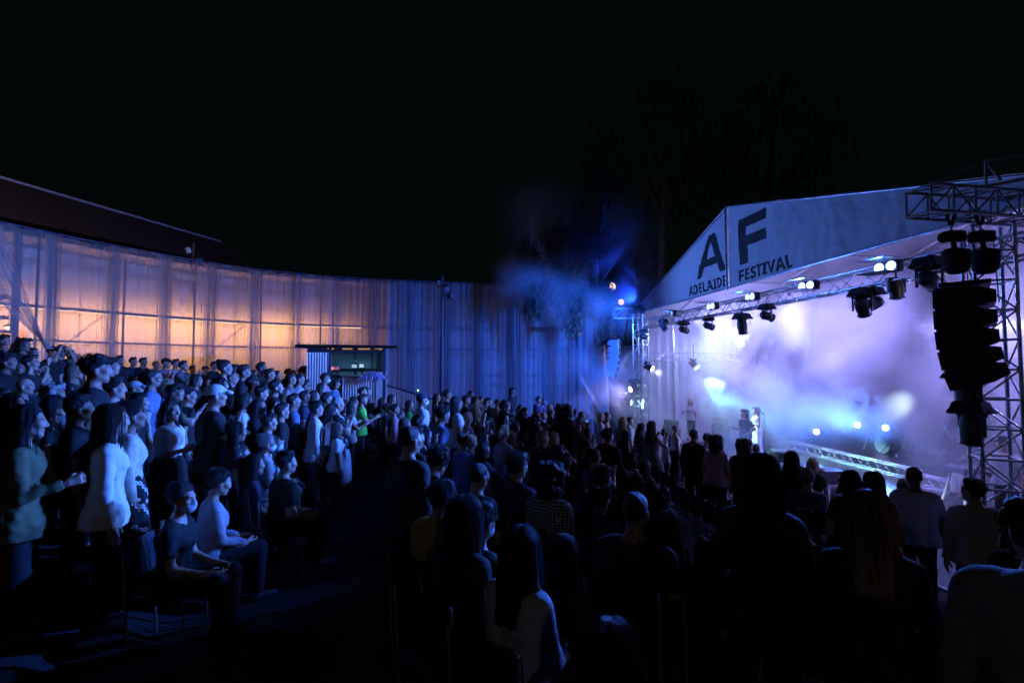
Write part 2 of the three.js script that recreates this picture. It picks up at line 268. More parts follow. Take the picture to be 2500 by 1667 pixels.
// p: centre of the lens; aim: where it points; opts.spot = [colour, intensity, angle, penumbra]
function lamp(label, p, aim, o = {}) {
  const t = thing('stage_light', label, 'stage light', p, 0, o.group), dir = aim.clone().sub(p).normalize(), s = o.size ?? 1;
  const head = new THREE.Mesh(HEADG, M.black); head.name = 'lamp_head'; head.quaternion.setFromUnitVectors(UP, dir); head.position.copy(dir).multiplyScalar(-0.2 * s); head.scale.setScalar(s); t.add(head);
  const lens = new THREE.Mesh(LENSG, lensGlow[o.lens ?? 'white']); lens.name = 'lamp_lens'; lens.quaternion.copy(head.quaternion); lens.scale.setScalar(s); t.add(lens);
  const c = head.position.clone();
  if (o.yoke !== false) part('yoke', YOKEG, M.black, t, c.clone().add(V(0, 0.1 * s, 0)), [0, Math.atan2(dir.x, dir.z), 0]).scale.setScalar(s);
  if (o.cap) { part('rain_cap', CAP, M.rubber, t, c.clone().add(V(0, 0.24 * s, 0)), [0, o.turn ?? 0.4, 0]).scale.setScalar(s); part('rain_cover', DOME, M.clear, t, c.clone().add(V(0, 0.2 * s, 0)), [0, o.turn ?? 0.4, 0]).scale.setScalar(s); }
  if (o.hang) bar(c.clone().add(V(0, 0.2 * s, 0)), c.clone().add(V(0, 0.2 * s + o.hang, 0)), 0.016, M.black, t, 'clamp');
  if (o.arm) bar(c.clone().add(V(0, 0.22 * s, 0)), c.clone().add(o.arm), 0.022, M.steel, t, 'arm');
  if (o.spot) {
    const [rgb, I0, ang, pen] = o.spot, I = I0 * (o.gain ?? (rgb === CYA ? 0.3 : 0.13)), L = new THREE.SpotLight(new THREE.Color(...rgb), I, 0, ang, pen ?? 0.5, 2);
    L.name = 'stage_light_beam'; L.position.copy(dir).multiplyScalar(0.06 * s); L.target.position.copy(dir).multiplyScalar(3); L.shadow.radius = o.soft ?? 4; L.castShadow = true; t.add(L, L.target);
  }
  return t;
}
const VIO = [0.36, 0.31, 1], LAV = [0.45, 0.41, 1], CYA = [0.28, 0.82, 1], BLU = [0.1, 0.3, 1], DBL = [0.03, 0.1, 1];
const CENTRE = SL(13, 4, -1.5);
const BAT = [0.33, 0.3, 1];
for (const [d0, d1, inw, y, where, k] of [[19.2, 15.6, 5.35, 1.0, 'rear truss, left', 1], [15.2, 11.6, 5.35, 1.0, 'rear truss, middle', 1], [11.2, 7.4, 5.35, 1.0, 'rear truss, right', 1], [19, 14.6, 0.55, 1.5, 'inner side of the front truss, left', 1], [13.6, 9.6, 0.55, 1.5, 'inner side of the front truss, right', 1]]) { // violet wash battens
  const a = SL(d0, inw, y), b = SL(d1, inw, y), p = a.clone().lerp(b, 0.5), t = thing('wash_batten', 'long violet wash batten on the ' + where + ' part', 'stage light', p), q = SL((d0 + d1) / 2, inw > 3 ? 2.2 : 7, inw > 3 ? -2.2 : -1.6);
  bar(a.clone().sub(p), b.clone().sub(p), 0.04, M.black, t, 'housing'); const dir = q.clone().sub(p).normalize(), o = dir.clone().multiplyScalar(0.04); bar(a.clone().sub(p).add(o), b.clone().sub(p).add(o), 0.022, glow('wash_lamp_glow', [0.5, 0.45, 1], 0.5), t, 'lamp_strip');
  const L = new THREE.RectAreaLight(new THREE.Color(...BAT), (inw > 3 ? 190 : 135) * k, d0 - d1, 0.14); L.position.copy(dir).multiplyScalar(0.1); L.name = 'wash_batten_glow'; t.add(L); L.lookAt(q);
}
// lamps on the front truss, from the far end to the near end
const DR = (d, y) => SL(d, 8, y);
const frontLamps = [
  [1582, 824, 'far left end of the front truss', DR(18, -1.2), LAV, 420, 'white'], [1626, 806, 'second from the far end of the front truss, unlit', SL(15, 2, -3), null, 0, 'off'],
  [1678, 808, 'third from the far end of the front truss', DR(19, -0.8), VIO, 420, 'white'], [1740, 799, 'left of the dark profile lamp on the front truss', DR(17, -1), LAV, 480, 'white'],
  [1886, 776, 'right of the dark profile lamp on the front truss', DR(13, -1), VIO, 520, 'white'],
];
for (const [sx, sy, where, aim, c, I, lens] of frontLamps) lamp('rain-capped lamp, ' + where, (() => { const d = 7.44 / ((sx - 1250) / F + 0.115); return at(sx, sy, d); })(), aim, { cap: true, hang: 0.2, size: 0.78, lens, turn: sx * 0.37, spot: c && [c, I, 0.8, 0.8] });
const onFront = (sx, sy, inward = 0) => at(sx, sy, (7.44 + inward) / ((sx - 1250) / F + 0.115));
lamp('bright beam lamp with a wide white-hot beam near the middle of the front truss', onFront(2112, 768), onFront(2112, 768).add(V(1.5, -2.6, -1.2).multiplyScalar(2)), { cap: true, hang: 0.2, turn: 0.2, lens: 'white', spot: [[0.7, 0.95, 1], 1500, 0.22, 0.7], size: 0.9, gain: 0.12 });
lamp('dark profile lamp hanging straight down from the front truss', onFront(1815, 815), onFront(1815, 815).add(V(0.1, -1, 0)), { cap: true, hang: 0.2, lens: 'off', size: 0.95 });
lamp('dark moving lamp pointing down left from the front truss, right half', onFront(2108, 755).add(V(0, 0.0, 0)), onFront(2108, 755).add(V(-0.7, -0.45, -0.4)), { cap: true, hang: 0.15, lens: 'off', size: 0.85 });
lamp('dark barrel lamp hanging beside the moving lamp on the front truss', onFront(2192, 728), onFront(2192, 728).add(V(0, -1, 0.1)), { hang: 0.25, lens: 'off', size: 0.85 });
lamp('bright rain-capped lamp half hidden behind the black loudspeakers', onFront(2285, 695), DR(11, -1), { cap: true, hang: 0.1, lens: 'white', spot: [LAV, 500, 0.5, 0.8] });
// lamps at the rear, shining out into the haze
const rear = [[1783, 815, 4.8, 'cyan'], [1870, 805, 5.4, 'white'], [1987, 792, 5.4, 'white'], [2110, 776, 5.4, 'cyan']];
rear.forEach(([sx, sy, i, lens], k) => { const p = onFront(sx, sy, i); lamp('round back light shining from the rear truss, number ' + ['one', 'two', 'three', 'four'][k] + ' from the left', p, SL(p.z * -1 - 2.5, -5, -2.0), { hang: 0.25, lens, size: 0.9, gain: 0.55, spot: [k % 2 ? [0.3, 0.6, 1] : [0.3, 0.32, 1], 420, 0.5, 0.8] }); });
lamp('lamp hanging below the side truss in the haze', at(1702, 897, 19.2), SL(16.8, 3.3, -2.8), { hang: 0.6, lens: 'cyan', gain: 0.4, spot: [CYA, 900, 0.36, 0.7] });
lamp('lamp on the inner side of the far left tower', at(1593, 900, 19.5), SL(16, 4, -2.5), { lens: 'white', spot: [LAV, 350, 0.7, 0.7], arm: V(-0.3, 0.3, 0) });
lamp('upper lamp of the pair on the outer side of the far left tower', at(1539, 951, 19.4), at(1539, 951, 19.4).add(V(-3, -0.7, 1.2)), { lens: 'white', cap: true, spot: [LAV, 170, 0.9, 0.8], arm: V(0.5, 0.3, 0) });
lamp('lower, brightest lamp of the pair on the outer side of the far left tower', at(1541, 983, 19.4), at(1541, 983, 19.4).add(V(3, -0.4, 1.2)), { lens: 'cyan', cap: true, spot: [CYA, 500, 0.4, 0.7], arm: V(0.5, 0.3, 0) });
for (const [sx, sy, d, where] of [[2094, 1037, 16, 'left of the drum kit'], [2163, 1044, 15.6, 'in front of the drums'], [1994, 1054, 17.5, 'on the stage floor right of the singer']]) {
  const p = at(sx, sy, d); lamp('small floor lamp ' + where, p, V(-2, rel(0.2), -7.5), { lens: 'white', yoke: false, size: 0.85, gain: 1, spot: [[0.08, 0.25, 1], 90, 0.75, 0.8] });
}
lamp('upper rain-capped lamp below the black loudspeakers', at(2365, 1000, 6.5), at(2365, 1040, 6.5), { cap: true, lens: 'off', size: 1.0, turn: 0.1, arm: V(0.55, 0.2, -0.2) });
lamp('lower rain-capped lamp below the black loudspeakers', at(2374, 1085, 6.5), at(2374, 1120, 6.5), { cap: true, lens: 'off', size: 1.0, turn: 0.5, arm: V(0.5, 0.2, -0.2) });
// twin blinders on top of the front truss, washing the crowd in blue
const washes = [[1653, 769, 1], [1742, 752, 1], [1839, 729, 1], [1976, 702, 1], [2170, 656, 1]];
washes.forEach(([sx, sy, on], k) => {
  const p = onFront(sx, sy - 4, -0.25), aim = [V(-0.5, rel(0.2), -22), V(3, rel(-2.4), -13.5), V(-6, rel(-0.8), -11), V(-5, rel(-0.8), -7), V(-1.5, rel(-1.6), -6)][k], t = thing('blinder_light', 'twin blinder on top of the front truss, ' + ['farthest', 'second farthest', 'middle one', 'second nearest', 'nearest'][k] + ' of five', 'stage light', p);
  const d = aim.clone().sub(p).normalize(), yaw = Math.atan2(d.x, d.z), g = new THREE.Group();
  part('housing', rbox(0.42, 0.2, 0.14, 0.03), M.black, t, V(0, 0, 0), [0, yaw, 0]);
  for (const s of [-1, 1]) { const q = V(s * 0.1, 0, 0.085).applyAxisAngle(UP, yaw), l = part('lamp_lens', LENSG, lensGlow[on ? 'blue' : 'off'], t, q); l.quaternion.setFromUnitVectors(UP, V(0, 0, 1).applyAxisAngle(UP, yaw)); l.scale.setScalar(0.72); }
  if (on) { const L = new THREE.SpotLight(new THREE.Color(...[[0.015, 0.12, 1], [0.05, 0.22, 1], [0.07, 0.22, 1], [0.07, 0.22, 1], [0.04, 0.17, 1]][k]), [420, 1100, 380, 400, 760][k], 0, k === 1 ? 0.5 : 0.9, 0.6, 2); L.name = 'blinder_beam'; L.position.set(d.x * 0.13, 0, d.z * 0.13); L.target.position.copy(d).multiplyScalar(4); L.shadow.radius = 1.5; t.add(L, L.target); }
  if (on) part('barn_door', rbox(0.5, 0.008, 0.34, 0.003), M.black, t, V(0, 0.115, 0.25).applyAxisAngle(UP, yaw), [0, yaw, 0]);
  if (on) part('barn_door', rbox(0.5, 0.008, 0.34, 0.003), M.black, t, V(0, [-0.3, -0.3, -0.1, -0.1, -0.112][k], 0.25).applyAxisAngle(UP, yaw), [0, yaw, 0]);
});
{ // posters on the back drape, flat print: plain figures
  const poster = (label, d0, d1, y0, y1, kind) => {
    const c = document.createElement('canvas'); c.width = 256; c.height = 360; const g = c.getContext('2d');
    g.fillStyle = '#cfd3cc'; g.fillRect(0, 0, 256, 360); g.strokeStyle = '#8a9196'; g.lineWidth = 5; g.strokeRect(6, 6, 244, 348); g.fillStyle = '#5f6b73'; g.fillRect(22, 16, 212, 5); g.fillRect(22, 28, 212, 3);
    g.fillStyle = '#56666f';
    if (kind === 0) { g.beginPath(); g.ellipse(160, 100, 42, 52, 0, 0, 7); g.fill(); g.beginPath(); g.moveTo(110, 130); g.lineTo(205, 130); g.lineTo(230, 240); g.lineTo(20, 240); g.lineTo(20, 200); g.closePath(); g.fill(); g.fillStyle = '#e9ebe6'; g.fillRect(24, 250, 14, 80); g.fillStyle = '#8e9a9c'; g.fillRect(60, 260, 170, 80); }
    if (kind === 1) { g.beginPath(); g.ellipse(128, 150, 60, 75, 0, 0, 7); g.fill(); g.fillStyle = '#9aa7a6'; g.fillRect(40, 250, 176, 60); }
    if (kind === 2) { g.beginPath(); g.arc(50, 74, 26, 0, 7); g.fill(); g.lineWidth = 6; g.strokeStyle = '#eef0ea'; g.beginPath(); g.moveTo(150, 90); g.bezierCurveTo(80, 120, 90, 190, 110, 260); g.bezierCurveTo(120, 300, 150, 260, 140, 200); g.bezierCurveTo(150, 240, 190, 300, 170, 220); g.bezierCurveTo(160, 160, 180, 120, 150, 90); g.stroke(); for (let k = 0; k < 9; k++) { g.fillStyle = k % 2 ? '#7b888c' : '#edf0ea'; g.beginPath(); g.ellipse(40 + k * 22, 320 - (k % 3) * 14, 12, 26, 0.4, 0, 7); g.fill(); } }
    const tx = new THREE.CanvasTexture(c); tx.colorSpace = THREE.SRGBColorSpace;
    const t = thing('stage_poster', label, 'poster', SL((d0 + d1) / 2, 7.3, y0));
    part('print', sheet(12, 10, (u, v) => SL(lerp(d0, d1, u), 7.32 + 0.015 * noise(u * 3, v * 3, kind), lerp(y0, y1, v)).sub(t.position)), mat('poster_print_' + kind, { rgb: [0.9, 0.9, 0.9], map: tx, roughness: 0.7, ...DS }), t);
    for (const y of [y0, y1]) bar(SL(d0, 7.3, y).sub(t.position), SL(d1, 7.3, y).sub(t.position), 0.02, M.alu, t, 'batten');
  };
  poster('hanging poster with a dark head on a pale ground, left one on the back drape', 20.4, 18.7, -1.5, 0.95, 0);
  poster('faint middle poster on the back drape', 18.1, 16.9, -1.0, 0.95, 1);
  poster('hanging poster with an outlined figure, right one on the back drape', 16.7, 15.1, -1.25, 1.0, 2);
}
// ================================================================ the curtain wall, pavilion, booth, trees
const WALL = [V(-13.6, 0, -6), V(-13.4, 0, -9.5), V(-13, 0, -12.7), V(-11.9, 0, -15.6), V(-10, 0, -18.7), V(-6.8, 0, -20.8), V(-3.9, 0, -21.7), V(-1.5, 0, -22.1), V(1.2, 0, -22.1), V(3.55, 0, -21.9)];
const wall = new THREE.CatmullRomCurve3(WALL, false, 'centripetal'), WL = wall.getLength(); wall.arcLengthDivisions = 400; wall.updateArcLengths();
const RIM = 3.6;
function onWall(s, out = 0, y = 0) { const u = clamp(s / WL, 0, 1), p = wall.getPointAt(u), t = wall.getTangentAt(u); return V(p.x + out * t.z, rel(y), p.z - out * t.x); } // out > 0: away from the crowd
const sheer = mat('sheer_white_curtain', { physical: true, rgb: [0.56, 0.56, 0.58], roughness: 1, transmission: 0.45, thickness: 0, ior: 1.2, specularIntensity: 0.3, transparent: true, opacity: 0.4, bumpMap: clothBump, bumpScale: 0.002, ...DS });
{
  const t = thing('sheer_curtain', 'tall sheer white curtain curving behind the crowd, lit amber at left and blue at right', 'curtain');
  const S0 = 6.3, W = 1.5, n = Math.ceil((WL - S0) / W), r = rng(21);
  for (let k = 0; k < n; k++) {
    const s0 = S0 + k * W - 0.12, s1 = Math.min(S0 + (k + 1) * W + 0.16, WL), ph = r() * 9, side = k % 2 ? 0.05 : -0.05, blueSide = smooth(k / n, 0.35, 0.6);
    part('curtain_drop', sheet(110, 14, (u, v) => {
      const y = lerp(-3.4, RIM, v), s = lerp(s0, s1, u), e = Math.pow(Math.abs(u - 0.5) * 2, 5);
      const amp = lerp(0.02, 0.05, blueSide) + 0.05 * e + 0.03 * Math.max(0, noise(s * 1.3, 5, k)), f = lerp(22, 30, e);
      const sw = 0.05 * noise(s * 0.8, y * 0.35, k + 3) + 0.02 * noise(u * 9, y * 0.9, k);
      const q = onWall(s + 0.03 * Math.sin(s * f + ph + 2), side + amp * Math.sin(s * f + ph + 0.9 * noise(s * 2, y * 0.3, 7)) + sw, y - (v > 0.99 ? 0.04 * Math.abs(Math.sin(u * 9)) : 0));
      q.y = Math.max(q.y, floorY(q.x, q.z) + 0.01); return q;
    }, (u, v) => [u * 6, v * 24]), sheer, t);
  }
  // the first drop is drawn aside and tied near the ground
  const a = onWall(3.2), g = at(118, 852, 11.6);
  part('tied_drop', sheet(70, 40, (u, v) => {
    const y = lerp(0, 1, v), top = onWall(lerp(4.7, S0 + 0.3, u), 0.05 * Math.sin(u * 70), RIM), b = g.clone().add(V(0.05 * Math.sin(u * 40), 0, (u - 0.5) * 0.16)), k = Math.pow(1 - y, 1.0);
    const p = top.clone().lerp(b, k); const bow = Math.sin(Math.PI * k) * (1 - u) * 0.5; p.addScaledVector(onWall(S0).sub(onWall(4.7)).normalize(), bow * 0.35); p.y -= bow * 0.5; p.z += 0.05 * Math.sin(u * 50 + k * 3) * (1 - k * 0.6); return p;
  }, (u, v) => [u * 8, v * 10]), sheer, t);
  part('curtain_rail', new THREE.TubeGeometry(new THREE.CatmullRomCurve3(Array.from({ length: 60 }, (_, i) => onWall(WL * i / 59, 0.02, RIM + 0.02))), 160, 0.03, 8), M.navy, t);
}
{ // scaffold frame behind the curtain and the pale wall of the pavilion behind that
  const t = thing('pavilion_frame', 'dark steel posts and rails standing behind the sheer curtain', 'frame');
  const tube = (y, out, r, s0 = 0, s1 = WL, name = 'rail', m = M.navy) => part(name, new THREE.TubeGeometry(new THREE.CatmullRomCurve3(Array.from({ length: 50 }, (_, i) => onWall(lerp(s0, s1, i / 49), out, y))), 120, r, 8), m, t);
  tube(0.66, 0.55, 0.032, 7.3); tube(1.62, 0.55, 0.036, 7.3); tube(2.9, 0.6, 0.02); tube(2.35, 0.9, 0.014, 0, WL, 'rail', M.clad); tube(-0.5, 0.55, 0.03, 7.3);
  for (let s = 1.4; s < WL; s += 2.13) { const p = onWall(s, 0.62); bar(V(p.x, floorY(p.x, p.z) - 0.2, p.z), V(p.x, rel(RIM - 0.05), p.z), 0.035, M.navy, t, 'post'); }
  for (let s = 7.3; s < WL - 2; s += 4.26) { bar(onWall(s, 0.66, -0.6), onWall(s + 2.1, 0.66, 1.5), 0.016, M.steel, t, 'diagonal_brace', CYL6); }
  for (let s = 5; s < WL - 2; s += 2.2) { bar(onWall(s, 0.7, 3.1), onWall(s + 1.3, 1.9, 3.12), 0.018, M.clad, t, 'ceiling_batten', CYL6); bar(onWall(s, 0.7, 2.2), onWall(s + 1.6, 1.9, 2.3), 0.014, M.clad, t, 'ceiling_batten', CYL6); }
  // lattice girder and door frame at the left
  truss('door_girder', 'dark lattice girder over the opening at the far left of the curtain', onWall(2.2, 0.5, 1.35), onWall(7.1, 0.5, 1.5), 0.06, 0.55, 5, { r: 0.05, mat: M.navy, all: false });
  bar(onWall(2.2, 0.5, 0.78), onWall(7.3, 0.5, 0.86), 0.045, M.navy, t, 'lintel'); bar(onWall(7.3, 0.5, 0.9), onWall(7.3, 0.5, -1.2), 0.07, M.navy, t, 'door_post'); bar(onWall(7.28, 0.5, 0.9), onWall(7.28, 0.5, 3.5), 0.09, M.navy, t, 'door_post');
}
{
  const t = thing('pavilion_wall', 'long pale panelled wall glowing amber behind the sheer curtain', 'wall');
  for (let s = 5.2; s < WL - 0.1; s += 2.13) {
    const e = Math.min(s + 2.11, WL); if (e - s < 0.4) break;
    for (const [y0, y1, o] of [[-3.0, 0.615, 0], [0.63, 1.64, 0.004], [1.66, 3.5, 0.002]]) part('wall_panel', sheet(6, 2, (u, v) => { const p = onWall(lerp(s, e, u), 2.1 + o, lerp(y0, y1, v)); return p; }, (u, v) => [u * 2, v * 2]), M.clad, t);
  }
  for (let s = 5.2; s < WL - 0.1; s += 2.13) bar(onWall(s - 0.01, 2.07, -2.8), onWall(s - 0.01, 2.07, 3.5), 0.022, M.clad, t, 'cover_strip', CYL6);
  { const a = onWall(18.9, 0.14), b = onWall(18.9, 2.1); part('partition', sheet(2, 2, (u, v) => { const p = a.clone().lerp(b, u); p.y = rel(lerp(-3.2, 3.5, v)); return p; }), M.clad, t); }
  part('roof_soffit', sheet(60, 2, (u, v) => onWall(lerp(5.2, WL, u), lerp(2.2, 0.75, v), 3.54 + 0.02 * v)), M.clad, t);
}
{ // strip lamps under the canopy shelf light the wall from above; a few bulbs show
  const tube = glow('strip_lamp_glow', [1, 0.62, 0.3], 2.2);
  [[7.6, 0.8], [10, 1.0], [12.4, 1.15], [14.8, 1.2], [16.8, 0.4]].forEach(([s, k], i) => {
    const p = onWall(s, 1.0, 1.58), q = onWall(s, 2.1, 0.75), t = thing('strip_light', 'warm strip light under the canopy behind the curtain, number ' + ['one', 'two', 'three', 'four', 'five'][i] + ' from the left', 'strip light', p);
    const a = onWall(s + 1.1, 1.0, 1.58).sub(p), b = onWall(s - 1.1, 1.0, 1.58).sub(p); bar(a, b, 0.02, tube, t, 'strip_lamp'); bar(a.clone().add(V(0, 0.05, 0)), b.clone().add(V(0, 0.05, 0)), 0.035, M.darkgrey, t, 'housing');
    const L = new THREE.RectAreaLight(new THREE.Color(1, 0.46, 0.13), 84 * k, 2.2, 0.08); L.name = 'strip_light_glow'; L.position.set(0, -0.03, 0); L.lookAt(q.clone().sub(p)); t.add(L);
    // lookAt on a child of an unrotated group works in world space
    L.lookAt(q);
  });
}
{ // brown roofed hall beyond the wall at the far left
  const t = thing('brown_hall', 'large hall with a dark brown hipped roof beyond the curtain at left', 'building');
  const B = V(-17.7, rel(7.4), -30), A = V(-23.6, rel(7.4), -7), C = V(-15.2, rel(5.45), -29.0), D = V(-19.4, rel(4.6), -6), E = V(-23, rel(5.45), -34), G = V(-28, rel(4.6), -6);
  const brown = mat('brown_roofing', { rgb: [0.1, 0.055, 0.03], roughness: 0.8, bumpMap: grain, bumpScale: 0.01, ...DS });
  const face = (a, b, c, d, n = 30) => sheet(n, 24, (u, v) => { const p = a.clone().lerp(b, u), q = d.clone().lerp(c, u); p.lerp(q, v); p.y += 0.03 * Math.abs(((v * 24) % 1) - 0.5); return p; }, (u, v) => [u * 20, v * 8]);
  part('roof', face(D, C, B, A), brown, t); part('roof', face(C, E, B, B), brown, t); part('roof', face(E, G, A, B), brown, t);
  bar(A, B, 0.09, M.clad, t, 'ridge_cap'); bar(B, C, 0.06, M.wood, t, 'hip_cap');
  const wm = mat('hall_render', { rgb: [0.2, 0.16, 0.12], roughness: 0.9 });
  part('wall', prism([D, C, E, G].map((p) => V(p.x * 0.995, 0, p.z)), 1, rel(4.6)), wm, t);
}
{ // sodium street lamp out of frame that browns the hall roof
  const p = V(-15.5, rel(9.5), -3), t = thing('street_lamp', 'sodium street lamp beside the brown hall', 'street lamp', V(p.x, rel(-1.5), p.z));
  bar(V(0, 0, 0), V(0, 11, 0), 0.06, M.steel, t, 'pole'); part('lamp_head', rbox(0.5, 0.12, 0.24, 0.04), M.darkgrey, t, V(-0.2, 11.05, 0)); part('lamp_glass', rbox(0.3, 0.04, 0.16, 0.01), glow('sodium_lamp_glow', [1, 0.6, 0.25], 2), t, V(-0.25, 10.97, 0));
  const L = new THREE.SpotLight(new THREE.Color(1, 0.55, 0.22), 90, 0, 1.1, 0.6, 2); L.position.set(-0.25, 10.9, 0); L.target.position.set(-5, 6, -22); L.name = 'street_lamp_glow'; t.add(L, L.target);
}
{ // yellow lit wall seen through the opening at the far left
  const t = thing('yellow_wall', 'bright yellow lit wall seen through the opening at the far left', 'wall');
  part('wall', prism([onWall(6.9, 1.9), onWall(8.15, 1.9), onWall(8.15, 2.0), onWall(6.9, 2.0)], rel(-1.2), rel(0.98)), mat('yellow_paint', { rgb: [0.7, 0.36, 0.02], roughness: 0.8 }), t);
}
{ const p = onWall(7.5, 1.2, 1.0), t = thing('wall_lamp', 'small warm lamp above the yellow wall opening', 'wall lamp', p); part('bulb', new THREE.SphereGeometry(0.06, 14, 10), glow('bulb_glow', [1, 0.75, 0.45], 3), t); part('lamp_shade', new THREE.ConeGeometry(0.14, 0.1, 16, 1, true), M.darkgrey, t, V(0, 0.08, 0)); bar(V(0, 0.1, 0), V(0, 0.9, 0), 0.008, M.black, t, 'cord'); const L = new THREE.PointLight(new THREE.Color(1, 0.6, 0.2), 1.6); L.position.set(0, -0.02, 0); L.name = 'wall_lamp_glow'; L.shadow.radius = 2; t.add(L); }
function flood(t, p, dir, m = M.black) { const h = part('flood_head', rbox(0.26, 0.2, 0.16, 0.03), m, t, p); h.quaternion.setFromUnitVectors(V(0, 0, 1), dir.clone().normalize()); const l = part('flood_glass', rbox(0.22, 0.16, 0.02, 0.01), lensGlow.off, t, p.clone().addScaledVector(dir.clone().normalize(), 0.085)); l.quaternion.copy(h.quaternion); bar(p.clone().add(V(0, -0.14, 0)), p.clone().add(V(0, 0.14, 0)), 0.015, m, t, 'bracket'); }
{ // tall lamp pole in the middle
  const p = at(1078, 900, 17.5), y0 = floorY(p.x, p.z), t = thing('lamp_pole', 'tall thin lamp pole with unlit floodlights in front of the curtain', 'lamp pole', V(p.x, y0, p.z)), h = at(1078, 676, 17.5).y - y0;
  bar(V(0, 0, 0), V(0, h * 0.62, 0), 0.062, M.navy, t, 'lower_pole'); bar(V(0, h * 0.62, 0), V(0, h, 0), 0.045, M.navy, t, 'upper_pole'); part('pole_cap', new THREE.SphereGeometry(0.05, 12, 8), M.navy, t, V(0, h, 0));
  bar(V(-0.2, h - 0.32, 0), V(0.2, h - 0.36, 0), 0.02, M.black, t, 'cross_arm'); flood(t, V(-0.16, h - 0.2, 0), V(-0.8, -0.3, 0.4)); flood(t, V(0.1, h - 0.4, 0.05), V(0.6, -0.5, 0.5)); flood(t, V(0.3, h - 0.68, 0.05), V(0.9, 0.02, 0.4)); { const L = new THREE.SpotLight(new THREE.Color(0.07, 0.2, 0.85), 230, 0, 0.62, 0.6, 2); L.position.set(0.42, h - 0.68, 0.1); L.target.position.copy(SL(13, -0.1, 3.4)).sub(t.position); L.name = 'flood_beam'; t.add(L, L.target); } bar(V(0, h - 0.62, 0), V(0.3, h - 0.66, 0.05), 0.02, M.black, t, 'cross_arm');
}
{ const p = at(470, 660, 18.5), t = thing('lamp_pole', 'short lamp mast with two unlit floodlights above the curtain rim before the brown roof', 'lamp pole', V(p.x, rel(2.6), p.z)); const h = at(470, 593, 18.5).y - rel(2.6); bar(V(0, 0, 0), V(0, h, 0), 0.035, M.wood, t, 'pole'); flood(t, V(-0.2, h - 0.28, 0.02), V(-0.6, -0.3, 0.6), M.clad); flood(t, V(0.22, h - 0.62, 0.02), V(0.7, -0.5, 0.5)); bar(V(-0.22, h - 0.3, 0), V(0.05, h - 0.3, 0), 0.015, M.wood, t, 'cross_arm'); bar(V(0, h - 0.6, 0), V(0.25, h - 0.6, 0), 0.015, M.wood, t, 'cross_arm'); }
